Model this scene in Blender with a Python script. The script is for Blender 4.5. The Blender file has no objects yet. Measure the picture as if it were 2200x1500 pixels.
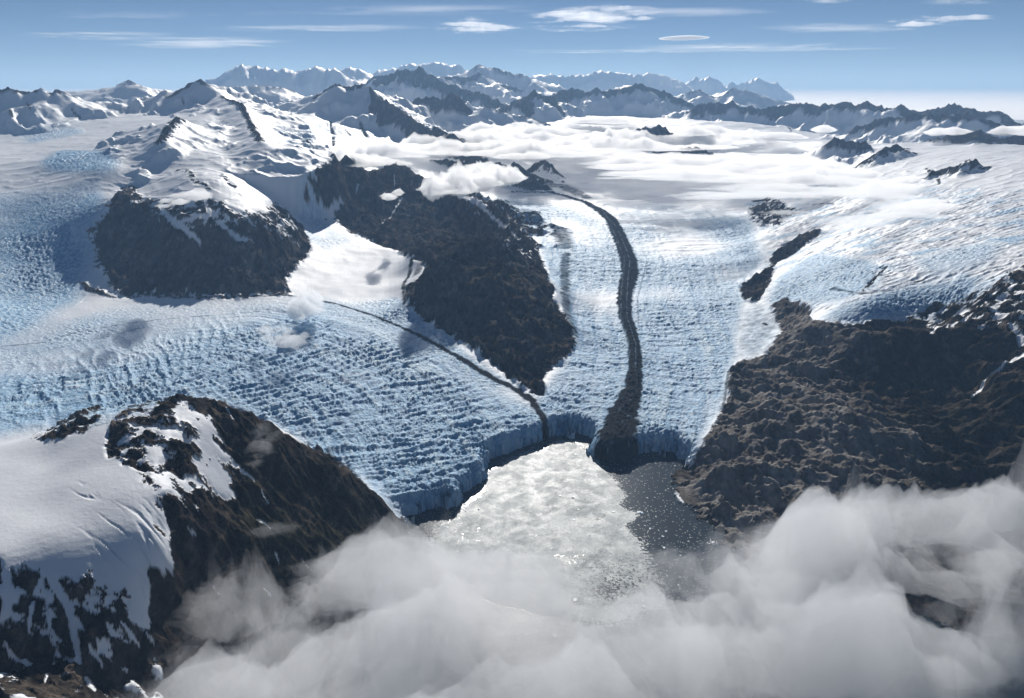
import bpy, math, time
import numpy as np
T0 = time.time()
# 1 Blender unit = 100 m
sc = bpy.context.scene
sc.unit_settings.scale_length = 100.0
H = 20.0                      # camera height above the fjord
F = 1700.0                    # focal length in pixels of the 2200x1500 photograph
PITCH = math.atan((750 - 184) / F)
cam_d = bpy.data.cameras.new('camera'); cam = bpy.data.objects.new('camera', cam_d)
sc.collection.objects.link(cam)
cam_d.sensor_width = 36.0; cam_d.lens = 36.0 * F / 2200.0
cam_d.clip_start = 0.1; cam_d.clip_end = 20000.0
cam.location = (0, 0, H); cam.rotation_euler = (math.pi / 2 - PITCH, 0, 0)
sc.camera = cam
# world
SUN_EL, SUN_AZ = 28.5, 0.5      # azimuth to the right of the view direction
world = bpy.data.worlds.new('World'); sc.world = world; world.use_nodes = True
wn = world.node_tree; wn.nodes.clear()
sky = wn.nodes.new('ShaderNodeTexSky'); sky.sky_type = 'NISHITA'; sky.sun_disc = False
sky.sun_elevation = math.radians(SUN_EL); sky.sun_rotation = math.radians(SUN_AZ)
sky.altitude = 2000; sky.air_density = 0.5; sky.dust_density = 0.0; sky.ozone_density = 2.5
bg = wn.nodes.new('ShaderNodeBackground'); bg.inputs['Strength'].default_value = 0.052
wo = wn.nodes.new('ShaderNodeOutputWorld')
tn = wn.nodes.new('ShaderNodeMix'); tn.data_type = 'RGBA'; tn.blend_type = 'MULTIPLY'; tn.inputs[0].default_value = 1.0
tn.inputs[7].default_value = (.82, .89, .94, 1)       # thin, clean mountain air: a deeper blue than the sea level model
wn.links.new(sky.outputs[0], tn.inputs[6]); wn.links.new(tn.outputs[2], bg.inputs[0]); wn.links.new(bg.outputs[0], wo.inputs[0])
# sun
sl = bpy.data.lights.new('sun', 'SUN'); sun = bpy.data.objects.new('sun', sl); sc.collection.objects.link(sun)
sl.energy = 4.7; sl.angle = math.radians(0.53); sl.color = (1.0, 0.985, 0.955)
sun.rotation_euler = (math.radians(90 - SUN_EL), 0, math.radians(180 - SUN_AZ) )
sc.view_settings.view_transform = 'Standard'; sc.view_settings.look = 'None'
sc.view_settings.gamma = 1.0; sc.view_settings.exposure = 0.0
cy = sc.cycles
cy.max_bounces = 12; cy.diffuse_bounces = 2; cy.glossy_bounces = 2; cy.transmission_bounces = 2
cy.volume_bounces = 10; cy.transparent_max_bounces = 8
cy.use_denoising = True
try: cy.denoiser = 'OPENIMAGEDENOISE'
except Exception: pass
cy.sample_clamp_indirect = 6.0; cy.use_adaptive_sampling = True; cy.adaptive_threshold = 0.015

# ------------------------------------------------------------------ helpers
cp, sp = math.cos(PITCH), math.sin(PITCH)
def ray(px, py):
    """azimuth (rad, right positive) and slope (rise per unit ground distance) of a photograph pixel"""
    dx = (np.asarray(px, float) - 1100) / F; dy = (750 - np.asarray(py, float)) / F
    Y = cp + dy * sp; Z = -sp + dy * cp
    return np.arctan2(dx, Y), Z / np.hypot(dx, Y)
def project(x, y, z):
    zz = z - H
    yc = y * cp - zz * sp; uc = y * sp + zz * cp
    return 1100 + F * x / yc, 750 - F * uc / yc
def tag(o, label, cat=None, kind=None, group=None):
    o['label'] = label
    if cat: o['category'] = cat
    if kind: o['kind'] = kind
    if group: o['group'] = group
    return o
RT = np.random.RandomState(11)
GA = RT.rand(512, 512) * 2 * np.pi
GX = np.cos(GA).astype(np.float32); GY = np.sin(GA).astype(np.float32)
def gn(x, y, seed=0):
    """gradient noise, about -0.7..0.7"""
    x = x + seed * 17.13; y = y + seed * 31.71
    xi = np.floor(x); yi = np.floor(y)
    fx = (x - xi).astype(np.float32); fy = (y - yi).astype(np.float32)
    xi = xi.astype(np.int64); yi = yi.astype(np.int64)
    x0 = xi & 511; x1 = (xi + 1) & 511; y0 = yi & 511; y1 = (yi + 1) & 511
    a = GX[y0, x0] * fx + GY[y0, x0] * fy
    b = GX[y0, x1] * (fx - 1) + GY[y0, x1] * fy
    c = GX[y1, x0] * fx + GY[y1, x0] * (fy - 1)
    d = GX[y1, x1] * (fx - 1) + GY[y1, x1] * (fy - 1)
    u = fx * fx * fx * (fx * (fx * 6 - 15) + 10); v = fy * fy * fy * (fy * (fy * 6 - 15) + 10)
    return (a + (b - a) * u) * (1 - v) + (c + (d - c) * u) * v
def fbm(x, y, oct=4, seed=0, gain=0.5, lac=2.03):
    s = 0; a = 1.0; f = 1.0
    for k in range(oct):
        s = s + a * gn(x * f, y * f, seed + k * 3); a *= gain; f *= lac
    return s
def ridged(x, y, oct=4, seed=0, gain=0.55, lac=2.07):
    """0..~1, sharp crests"""
    s = 0; a = 1.0; f = 1.0; n = 0; w = 1.0
    for k in range(oct):
        r = 1 - np.abs(gn(x * f, y * f, seed + k * 5)) * 2.2
        r = np.clip(r, 0, 1) ** 2 * w
        s = s + a * r; n += a; w = np.clip(r * 1.6, 0, 1); a *= gain; f *= lac
    return s / n
def sstep(a, b, x):
    t = np.clip((x - a) / (b - a), 0, 1); return t * t * (3 - 2 * t)
def box(a, n, ax):
    if n < 1: return a
    p = [(0, 0), (0, 0)]; p[ax] = (n + 1, n)
    c = np.cumsum(np.pad(a, p, mode='edge'), axis=ax, dtype=np.float64)
    m = 2 * n + 1
    if ax == 0: return ((c[m:] - c[:-m]) / m).astype(np.float32)
    return ((c[:, m:] - c[:, :-m]) / m).astype(np.float32)
def blur(a, n):
    a = a.astype(np.float32)
    for _ in range(2): a = box(box(a, n, 0), n, 1)
    return a

# ------------------------------------------------------------------ terrain grid: azimuth x distance
NU = 1400
UMAX = math.radians(46)
U = np.linspace(-UMAX, UMAX, NU)
vs = [math.log(9.0)]
while vs[-1] < math.log(3200):
    D = math.exp(vs[-1])
    vs.append(vs[-1] + (.005 if D < 15 else .0022 if D < 130 else .0035 if D < 330 else .006 if D < 700 else .06))
V = np.array(vs); NV = len(V); DD = np.exp(V)
SU, CU = np.sin(U), np.cos(U)
X = DD[:, None] * SU[None, :]; Y = DD[:, None] * CU[None, :]
PXW = (DD * (2 * UMAX / NU)).astype(np.float32)[:, None]      # width of a grid cell

# --- control lines of the broad relief. each point: photo pixel + height (z) [+ height to set]
def line(pts, n=3):
    out = []
    for i in range(len(pts) - 1):
        a, b = pts[i], pts[i + 1]
        a = a if len(a) == 4 else (*a, a[2]); b = b if len(b) == 4 else (*b, b[2])
        for k in range(n):
            t = k / n; out.append(tuple(a[j] + (b[j] - a[j]) * t for j in range(4)))
    b = pts[-1]; out.append(b if len(b) == 4 else (*b, b[2]))
    return out
CP = []
WATERLINE = [(870, 1112), (900, 1104), (925, 1092), (960, 1098), (985, 1088), (988, 1065), (1035, 1035), (1034, 1003), (1050, 985), (1090, 978), (1120, 962), (1180, 942),
             (1187, 930), (1245, 934), (1272, 945), (1272, 965), (1292, 990), (1340, 1000), (1355, 985), (1378, 972), (1450, 970), (1458, 985), (1480, 992)]
CP += line([(x, y, 0, 0.95) for x, y in WATERLINE], 2)
ps = [
 # left glacier
 (800,1050,1.05),(700,966,1.25),(900,1010,1.1),(980,980,1.05),(1000,900,1.25),(1080,900,1.2),(900,900,1.4),(800,900,1.45),(800,840,1.6),(1000,830,1.5),(1120,870,1.2),(1150,900,1.1),
 (600,880,1.5),(600,760,1.95),(800,745,1.95),(400,770,2.0),(200,800,1.9),(500,850,1.55),(0,860,1.8),(0,760,2.3),(200,700,2.6),(400,670,2.7),(640,650,2.55),(760,680,2.25),(900,740,1.95),(1050,830,1.5),
 (190,660,2.95),(240,628,3.1),(226,590,4.1),(205,560,4.9),(190,520,6.2),(100,630,3.3),(0,650,3.2),(0,560,5.3),(100,545,5.6),(150,580,4.5),(0,480,7.5),(100,460,8.2),(190,470,8.1),(0,400,9.8),(90,390,10.2),(200,400,10.2),(232,425,9.6),(60,330,12.),(150,340,12.2),(230,350,12.2),(0,310,12.3),
 (150,290,13.4),(250,290,13.6),(180,250,14.2),(300,230,16),(60,270,12.4),(330,260,15),(290,330,12.4),(260,205,17.6),
 # tributary glacier
 (660,636,2.65),(740,640,2.55),(800,610,2.95),(862,640,2.55),(625,600,3.1),(700,560,3.7),(860,570,3.5),(760,510,4.6),(690,500,5.0),(700,470,5.7),(650,470,6.0),(620,420,7.6),(640,400,8.2),(600,380,9.0),(600,350,10.2),(680,350,10.),(560,310,12.),(640,310,11.8),(600,270,13.6),(680,285,12.6),(560,250,14.3),(650,240,15.3),
 # right glacier
 (1225,850,1.35),(1220,900,1.1),(1300,850,1.35),(1330,930,1.1),(1430,880,1.3),(1430,930,1.1),(1500,920,1.2),(1555,850,1.45),(1565,780,1.8),(1400,760,1.75),(1270,760,1.75),(1400,650,2.3),(1550,660,2.3),(1270,660,2.25),(1590,600,2.7),(1450,560,3.0),(1250,560,3.0),(1600,510,3.6),(1350,490,3.8),(1180,490,3.8),(1070,430,4.9),(1200,430,4.9),(1400,410,5.2),(1560,410,5.3),(1600,450,4.6),(1250,380,5.9),(1500,350,7.0),(1350,340,7.2),(1650,350,7.5),(1200,350,7.0),
 (1500,295,9.5),(1200,295,9.3),(1020,300,9.2),(1700,285,9.6),(1300,265,11.4),(1120,275,10.5),(1600,262,11.5),
 # dark central mountain
 (1165,800,1.75),(1238,745,1.85),(1228,680,2.15),(1193,600,2.75),(1180,560,3.05),(1160,515,3.6),
 (880,553,3.7),(872,600,3.0),(868,650,2.5),(920,690,2.15),(1000,735,1.95),(1080,795,1.7),(1140,838,1.45),
 (830,530,4.1),(760,500,4.8),
 (910,580,5.5),(960,566,6.2),(1020,570,6.2),(1080,583,5.8),(1130,600,5.2),(1155,640,4.3),(1185,700,3.2),
 (950,640,4.2),(1020,650,4.2),(1090,660,4.1),(1000,700,2.9),(1080,730,3.0),(1150,760,2.3),
 (900,520,5.8),(1000,510,6.4),(1080,520,6.0),
 # left dark mountain under snow
 (265,634,3.0),(380,637,2.9),(500,637,2.85),(600,633,2.8),
 (620,600,3.2),(655,550,4.2),(668,515,5.0),(640,480,6.2),(600,440,8.0),
 (245,470,8.0),(260,425,9.7),(280,410,9.6),(330,425,9.4),(400,440,9.2),(440,450,9.0),(520,455,8.7),(570,450,8.5),
 (300,520,6.0),(400,530,6.2),(420,500,7.2),(470,560,5.2),(540,540,5.6),(250,560,5.0),(350,590,4.0),(520,600,3.9),(590,560,4.5),
 (330,380,10.6),(400,365,11.6),(400,330,12.7),(470,380,11.2),(540,400,10.),(480,330,12.8),(560,350,11.1),(400,290,14.2),(470,280,14.6),(400,250,15.8),(460,240,16.4),(520,290,13.6),
 # right mountain
 (1500,970,1.05),(1540,905,1.3),(1562,860,1.5),(1574,785,1.85),(1610,768,1.95),(1660,735,2.4),(1680,700,2.7),(1655,660,2.9),(1600,650,2.55),(1610,610,2.9),(1640,590,3.3),(1650,560,3.6),(1690,530,4.2),(1750,500,5),(1600,620,2.9),
 (1700,680,3.3),(1750,693,4.4),(1850,700,5.2),(1950,692,5.6),(2060,662,6.3),(2130,640,6.8),(2200,605,7.8),
 (1780,760,3.0),(1870,733,3.6),(1960,722,3.9),(2050,712,4.5),(1900,800,2.9),(2000,830,2.7),(2090,840,2.9),(1820,790,2.9),(2190,740,5.4),(2200,830,4.4),(1850,850,2.6),(1950,870,2.5),(2060,900,2.5),(2200,900,3.1),(1650,900,2.0),(1600,840,1.95),(1700,820,2.5),(1760,900,2.6),
 (1560,1010,1.1),(1620,1000,1.8),(1700,1000,1.7),(1750,1060,1.3),(1850,1000,1.9),(1950,1060,1.3),(2100,1000,1.6),(2200,1070,1.5),(1650,1100,.8),(1600,1130,.5),(1900,1180,.7),(2150,1250,.6),
 # icefield above it
 (1670,610,4.1),(1720,640,4.5),(1800,645,5.3),(1760,570,5.6),(1880,640,6),(1900,560,6.9),(2050,600,7),(2050,520,8),(2200,540,8.8),(1850,480,7.2),(1730,470,5.8),(1680,450,5.4),(2000,450,8.6),(2200,450,10),(1800,420,7.3),(1900,400,8.6),(2100,400,10.2),(2200,400,11),(1800,370,8.2),(2000,350,10.8),(1900,350,10.0),(2200,350,12),(1820,330,9.2),(2100,320,12.2),(1950,300,11.8),
 # near dome, crest
 (0,948,7.3),(60,940,7.4),(130,905,7.7),(200,873,8.0),(280,878,8.0),(330,862,8.15),(380,850,8.3),(420,856,8.15),(450,855,8.1),(520,885,7.5),(580,915,6.8),(650,950,5.8),(720,985,4.7),(770,1030,3.2),(820,1075,1.7),
 (500,1000,6.4),(600,1050,4.9),(700,1100,3.2),(780,1110,1.9),(500,1150,5),(600,1200,3.5),(700,1250,2.1),(780,1280,1.),(450,1300,3.8),(600,1400,1.8),(500,1450,2.),(680,1420,.7),(400,1200,5.4),(800,1180,.9),
 (100,1000,7.6),(250,1000,7.75),(350,950,8.05),(100,1100,7.35),(250,1100,7.3),(345,1150,6.8),(0,1100,7.5),(0,1200,7.2),(150,1200,6.9),(290,1240,6),(330,1290,5.2),(0,1300,6.4),(100,1300,6.1),(200,1350,5.5),(0,1450,5.2),(150,1450,4.8),(300,1450,4.1),(350,1380,4.4),(380,1060,7.3),(420,920,7.9),
]
CP += [(p[0], p[1], p[2], p[2]) for p in ps]
SHORE_R = [(1462, 1003), (1450, 1018), (1462, 1045), (1480, 1080), (1500, 1100), (1522, 1130), (1548, 1160), (1600, 1195), (1700, 1235), (1850, 1290), (2000, 1340), (2200, 1385), (2500, 1440)]
CP += line([(x, y, 0, 0.02) for x, y in SHORE_R], 3)
SHORE_L = [(862, 1116), (880, 1150), (885, 1200), (875, 1260), (850, 1310), (820, 1370), (780, 1440), (760, 1500), (700, 1700)]
CP += line([(x, y, 0, 0.02) for x, y in SHORE_L], 2)
cu, cv, cz = [], [], []
for px, py, zp, zs in CP:
    a, s = ray(px, py); cu.append(float(a)); cv.append(math.log((zp - H) / s)); cz.append(zs)
def pd(px, D, z):           # point given by azimuth (photo column at the horizon) and distance
    cu.append(float(ray(px, 184)[0])); cv.append(math.log(D)); cz.append(z)
for t in [(0,41,1.8),(150,40,1.7),(300,39,1.7),(430,38,1.6),(540,37,1.45),(640,37.5,1.3),(-300,40,1.9),(-300,55,2.3),(-300,75,6.5),(-300,120,12),(-300,30,7.5),(-300,20,6.5),(-300,150,15),
          (-300,9,2),(0,9,2),(300,9,1),(0,14,3.4),(250,14,2.4),(500,16,.8),(800,18,-.5),(1100,12,-1),(1100,20,-1),(1100,30,-1),(1150,40,-1),(1400,35,-1),(1700,18,-1),(2200,14,-1),(2500,20,-1),(2100,22,-1),
          (2500,31,1),(2500,40,3),(2500,50,5.5),(2500,65,9),(2500,85,11),(2500,120,12),(2500,160,9),
          (0,230,12),(300,260,12),(600,260,13),(900,260,12),(1200,300,12),(1500,300,11),(1800,240,8),(2100,220,7),(2400,220,7),(1800,180,9),(2150,170,9),
          (0,500,6),(400,500,8),(700,500,9),(1000,500,9),(1300,500,9),(1600,450,6),(1900,400,3),(2300,400,3),(-300,500,3),(0,3000,3),(700,3000,3),(1400,3000,3),(2300,3000,3),(-300,3000,3),(2500,3000,3),
          (440,95,11.6),(300,150,15.5),(720,148,11.5),(560,190,15),(850,148,10),(1000,150,9.2),(850,135,9.5),(730,135,10.)]:
    pd(*t)
cu = np.array(cu); cv = np.array(cv); cz = np.array(cz)
# radial basis interpolation in (azimuth, log distance)
KA = 1.0
P = np.stack([cu * KA, cv], 1); n = len(P)
def kern(r): return r
A = np.zeros((n + 3, n + 3)); dm = np.sqrt(((P[:, None] - P[None]) ** 2).sum(2))
A[:n, :n] = kern(dm) - np.eye(n) * 0.004
A[:n, n] = 1; A[:n, n + 1:] = P; A[n, :n] = 1; A[n + 1:, :n] = P.T
wgt = np.linalg.solve(A, np.concatenate([cz, np.zeros(3)]))
cui = np.linspace(-UMAX, UMAX, 260); cvi = np.linspace(V[0], V[-1], 560)
GU, GV = np.meshgrid(cui * KA, cvi)
Zc = wgt[n] + wgt[n + 1] * GU + wgt[n + 2] * GV
for i in range(n):
    Zc += wgt[i] * kern(np.sqrt((GU - P[i, 0]) ** 2 + (GV - P[i, 1]) ** 2))
Zc = blur(np.pad(Zc, 2, mode='edge'), 1)[2:-2, 2:-2]
def sample(G, uu, vv, us, vv_s):
    iu = np.clip((uu - us[0]) / (us[1] - us[0]), 0, len(us) - 1.001)
    iv = np.clip((vv - vv_s[0]) / (vv_s[1] - vv_s[0]), 0, len(vv_s) - 1.001)
    i0 = iu.astype(int); j0 = iv.astype(int); fu = (iu - i0); fv = (iv - j0)
    return (G[j0, i0] * (1 - fu) * (1 - fv) + G[j0, i0 + 1] * fu * (1 - fv) + G[j0 + 1, i0] * (1 - fu) * fv + G[j0 + 1, i0 + 1] * fu * fv)
Z = sample(Zc, U[None, :] + 0 * V[:, None], V[:, None] + 0 * U[None, :], cui, cvi)

# ------------------------------------------------------------------ mountain ridges (sharp crests added over the relief)
# (object key, distance(s), side slope, rock band width, crest roughness, [(px, py), ...])
RIDGES = [
 ('far_west', (380,380), .62, .0, .6, [(462,182),(480,166),(493,153),(505,143),(517,137),(547,139),(567,142),(587,145),(617,146),(635,152),(650,151),(667,144),(683,140),(695,146),(707,147),(717,144),(727,150),(740,160),(770,172),(800,185)]),
 ('far_west', (430,430), .4, .0, .6, [(733,146),(753,143),(776,148),(793,159)]),
 ('far_centre', (500,500), .6, .0, .7, [(793,157),(816,148),(853,143),(870,135),(875,139),(881,134),(900,138),(916,133),(933,131),(946,132),(966,137),(986,137),(1000,148),(1010,165)]),
 ('far_peak', (340,340), .5, 1.5, .6, [(1000,158),(1015,145),(1030,136),(1046,143),(1066,143),(1080,152),(1093,153),(1104,158),(1116,154),(1128,158),(1140,167),(1150,175),(1176,192)]),
 ('far_east', (520,520), .6, .0, .7, [(1140,163),(1183,156),(1213,162),(1243,157),(1266,158),(1280,152),(1293,149),(1306,153),(1320,152),(1343,154),(1366,160),(1385,155),(1403,153),(1415,156),(1426,156),(1433,164),(1440,170),(1463,184)]),
 ('far_twin', (620,620), .9, .0, .8, [(1466,184),(1480,172),(1496,162),(1504,168),(1513,165),(1528,160),(1540,169),(1550,180),(1563,185)]),
 ('far_castle', (620,620), .9, .0, .8, [(1564,187),(1566,177),(1572,172),(1585,175),(1599,171),(1615,168),(1631,162),(1640,167),(1648,175),(1663,173),(1673,180),(1686,190)]),
 ('black_ridge', (235,262), .55, 4.6, 1.3, [(1086,232),(1070,215),(1050,203),(1016,197),(980,183),(966,178),(946,173),(930,165),(920,160),(911,152),(903,143),(893,150),(883,152),(860,149),(833,156),(803,163),(788,174)]),
 ('mid_spurs', (285,300), .45, 2., .7, [(946,165),(986,163),(1010,162),(1028,155),(1043,173),(1083,190),(1120,207),(1150,225)]),
 ('mid_spurs', (212,220), .5, 4., .8, [(1080,236),(1100,222),(1116,213),(1130,210),(1146,196),(1158,199),(1170,204),(1180,214)]),
 ('serrated_range', (245,250), .55, 2.6, 1.4, [(1195,215),(1203,200),(1210,190),(1225,190),(1243,187),(1253,196),(1268,194),(1283,184),(1292,193),(1302,193),(1315,187),(1330,190),(1350,192),(1358,183),(1366,174),(1373,180),(1380,176),(1388,187),(1400,193),(1416,201),(1426,195),(1440,200),(1455,208),(1475,215)]),
 ('white_range', (300,310), .35, .6, .5, [(1466,199),(1485,196),(1503,191),(1515,200),(1530,208),(1550,206),(1565,196),(1576,187),(1588,192),(1600,192),(1633,203),(1666,213),(1700,222)]),
 ('east_wall', (225,205), .55, 2.4, 1.3, [(1490,228),(1506,221),(1520,223),(1533,221),(1550,221),(1570,217),(1585,222),(1600,227),(1633,229),(1653,227),(1680,226),(1700,224),(1725,222),(1743,217),(1755,222),(1766,225),(1786,223),(1800,218),(1813,214),(1825,217),(1833,224),(1848,223),(1863,219),(1880,224),(1900,230),(1920,226),(1936,222),(1942,229),(1960,232),(1986,231),(2013,233),(2030,226),(2046,221),(2060,223),(2083,233),(2110,234),(2140,234),(2155,241),(2166,248),(2185,258),(2210,268)]),
 ('east_spurs', (185,178), .5, 1.4, .8, [(1836,274),(1860,266),(1880,258),(1900,253),(1930,250),(1960,246),(1996,242),(2012,247),(2033,247),(2060,246),(2083,246),(2100,248),(2125,254),(2150,264),(2175,268)]),
 ('east_peaks', (150,150), .5, 2.6, .8, [(1976,308),(2000,300),(2030,294),(2060,289),(2085,281),(2106,274),(2119,283),(2135,289),(2153,290),(2180,288),(2210,290)]),
 ('snow_domes', (136,136), .4, .5, .4, [(1943,316),(1960,322),(1976,324),(2020,324),(2050,323),(2076,322),(2090,312),(2103,303),(2119,315),(2140,320),(2166,322),(2210,318)]),
 ('snow_domes', (122,125), .4, 1.2, .6, [(1850,358),(1863,348),(1883,330),(1900,320),(1906,317),(1918,316),(1928,308),(1943,317),(1966,330),(1985,342)]),
 ('snow_domes', (105,105), .42, 1.4, .5, [(1979,386),(1996,376),(2013,370),(2030,364),(2046,362),(2060,361),(2076,357),(2086,348),(2096,340),(2110,347),(2129,357),(2150,365),(2169,372),(2210,380)]),
 ('west_massif', (150,150), .42, .7, .7, [(-60,200),(0,195),(18,191),(33,190),(57,193),(72,191),(87,186),(100,197),(110,196),(123,192),(135,199),(147,208),(158,216),(170,236)]),
 ('west_dome', (205,200), .3, .4, .4, [(205,204),(213,198),(233,190),(252,181),(265,175),(275,169),(290,177),(300,183),(312,187),(327,192),(345,195),(367,198)]),
 ('snow_peak', (150,150), .5, .8, .5, [(363,200),(382,190),(400,182),(414,176),(423,170),(430,165),(436,172),(443,180),(456,192),(467,203)]),
 ('snow_peak', (150,100), .27, .4, .5, [(467,203),(493,213),(510,220),(520,228),(533,253),(550,285),(560,300)]),
 ('snow_peak', (112,100), .36, .6, .4, [(385,250),(377,252),(365,268),(352,285),(345,298)]),
 ('back_ridge', (225,225), .3, .3, .5, [(440,190),(455,184),(500,187),(533,183),(560,184),(600,186),(630,195),(653,204),(690,215)]),
 ('cloven_peak', (170,170), .42, 1.0, .5, [(675,207),(690,200),(708,190),(720,180),(728,181),(738,186),(750,187),(770,181),(780,183),(790,188),(800,197)]),
 ('cloven_peak', (170,135), .5, 3.4, .7, [(790,188),(813,207),(828,217),(840,227),(855,236),(866,243),(883,253),(900,263),(913,275),(930,278),(946,273),(960,279),(973,287),(985,297),(996,307),(1016,314)]),
 ('horn', (190,188), .55, 2.6, .9, [(895,213),(915,208),(930,211),(945,214),(960,212),(966,205),(970,199),(974,208),(980,217),(990,226),(1000,233),(1016,247),(1030,256),(1040,266)]),
 ('horn', (188,188), .4, .4, .4, [(1043,227),(1063,234),(1083,240),(1110,246),(1133,250),(1165,261),(1196,271)]),
 ('dark_mountain', (97,118), .62, 9, .55, [(641,403),(655,385),(675,362),(700,352),(712,334),(728,345),(744,333),(757,346),(775,366),(800,372),(822,362),(835,348),(842,344),(850,342),(862,350),(875,364),(890,372)]),
 ('dark_mountain', (112,78), .5, 9, .5, [(890,372),(920,386),(960,396),(1000,412),(1030,425),(1060,445),(1085,470),(1110,492),(1135,520),(1150,545)]),
 ('dark_hill', (132,118), .5, 9, .5, [(905,350),(930,344),(1000,343),(1060,348),(1090,350),(1112,353),(1130,368),(1150,385),(1175,402)]),
 ('nunatak', (128,128), .5, 1.5, .7, [(1148,352),(1160,345),(1172,342),(1185,352),(1192,364)]),
 ('cloud_peaks', (152,152), .5, 2., .8, [(1368,281),(1385,276),(1400,276),(1413,270),(1422,279),(1430,276),(1440,288),(1470,296)]),
 ('cloud_peaks', (138,138), .5, 1.3, .8, [(1398,334),(1415,326),(1435,320),(1460,318),(1500,318),(1530,330)]),
 ('cloud_peaks', (140,140), .5, 1.3, .8, [(1785,300),(1800,297),(1830,305),(1848,308),(1857,303),(1868,313)]),
 ('cloud_peaks', (112,112), .5, 1.2, .6, [(1600,440),(1625,428),(1650,424),(1680,440),(1718,455)]),
]
RK = {}; OID = np.full(Z.shape, -1, np.int16); ROCK = np.full(Z.shape, -9.0, np.float32)
for r in RIDGES: RK.setdefault(r[0], len(RK))
wx = fbm(X / 14, Y / 14, 4, 40); wy = fbm(X / 14, Y / 14, 4, 50)
for key, (d0, d1), k, rw, rough, pts in RIDGES:
    pts = np.array(pts, float); m = len(pts)
    L = np.concatenate([[0], np.cumsum(np.hypot(*(pts[1:] - pts[:-1]).T))]); L /= L[-1]
    # jagged subdivision of the crest
    NS = 4
    t = np.concatenate([np.linspace(L[i], L[i + 1], NS, endpoint=False) for i in range(m - 1)] + [[1.0]])
    ppx = np.interp(t, L, pts[:, 0]); ppy = np.interp(t, L, pts[:, 1])
    jit = np.array([gn(np.array([ppx[i] / 6.0]), np.array([ppx[i] * .01]), 77)[0] for i in range(len(t))]); jit[::NS] = 0
    ppy = ppy + jit * rough * 3.0
    Dm = (d0 + (d1 - d0) * t) * (1 + 0.012 * np.array([gn(np.array([ppx[i] / 22.0]), np.array([3.3]), 9)[0] for i in range(len(t))]))
    az, s = ray(ppx, ppy); zz = H + Dm * s
    rx, ry = Dm * np.sin(az), Dm * np.cos(az)
    k = k * 1.55
    R = 9.5 / k * (1.3 if Dm.max() > 300 else 1)
    R = min(R, 0.16 * Dm.mean() + 3)
    if key == 'snow_peak': R = min(R, 11)
    v0, v1 = math.log(max(Dm.min() - R, 9)), math.log(Dm.max() + R)
    j0, j1 = np.searchsorted(V, v0), np.searchsorted(V, v1)
    i0, i1 = np.searchsorted(U, az.min() - R / Dm.min()), np.searchsorted(U, az.max() + R / Dm.min())
    if j1 <= j0 or i1 <= i0: continue
    sl_ = (slice(j0, j1), slice(i0, i1))
    x = X[sl_]; y = Y[sl_]
    best = np.full(x.shape, -99.0); bd = np.full(x.shape, 1e9)
    wa = min(0.018 * Dm.mean(), 4)
    xw = x + wx[sl_] * wa * .8; yw = y + wy[sl_] * wa
    for i in range(len(t) - 1):
        ex, ey = rx[i + 1] - rx[i], ry[i + 1] - ry[i]; l2 = ex * ex + ey * ey + 1e-9
        # local window
        vv0 = math.log(max(min(Dm[i], Dm[i + 1]) - R, 9)); vv1 = math.log(max(Dm[i], Dm[i + 1]) + R)
        a0 = max(np.searchsorted(V, vv0) - j0, 0); a1 = max(np.searchsorted(V, vv1) - j0, a0 + 1)
        b0 = max(np.searchsorted(U, min(az[i], az[i + 1]) - R / Dm[i]) - i0, 0); b1 = max(np.searchsorted(U, max(az[i], az[i + 1]) + R / Dm[i]) - i0, b0 + 1)
        q = (slice(a0, a1), slice(b0, b1))
        tt = np.clip(((x[q] - rx[i]) * ex + (y[q] - ry[i]) * ey) / l2, 0, 1)
        d = np.hypot(x[q] - rx[i] - tt * ex, y[q] - ry[i] - tt * ey)
        zr = zz[i] + (zz[i + 1] - zz[i]) * tt
        # warped distance blends in away from the crest
        dw = np.hypot(xw[q] - rx[i] - tt * ex, yw[q] - ry[i] - tt * ey)
        f = np.clip(d / (R * .35), 0, 1); de = d * (1 - f) + dw * f
        back = np.clip((np.hypot(x[q], y[q]) - (Dm[i] + (Dm[i + 1] - Dm[i]) * tt)) / (.3 * R), 0, 1)
        de = de * (1 - .5 * back)
        h = zr - k * de * (1.15 - .35 * np.clip(de / R, 0, 1))
        b = best[q]; g = h > b; b[g] = h[g]; best[q] = b
        c = bd[q]; np.minimum(c, d, out=c); bd[q] = c
    # spurs
    sp_ = ridged(xw / (R * .55), yw / (R * .55), 4, 5)
    f = np.clip(bd / (R * .4), 0, 1)
    best = best + (sp_ - .35) * f * R * k * .17
    # far ends fall away
    best = best - np.clip(bd - R * .8, 0, None) * 3
    zb = Z[sl_]; g = best > zb
    o = OID[sl_]; o[g] = RK[key]; OID[sl_] = o
    rr = ROCK[sl_]
    val = np.where(rw > 0, 1.0 - bd / max(rw * .95, .01) , -3.0) + (best > zb) * 0
    rr[g] = val[g]; ROCK[sl_] = rr
    # smooth union
    sm = .25
    Z[sl_] = np.where(best > zb - 3 * sm, np.logaddexp(best / sm, zb / sm) * sm, zb)
print('ridges', time.time() - T0)

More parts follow.
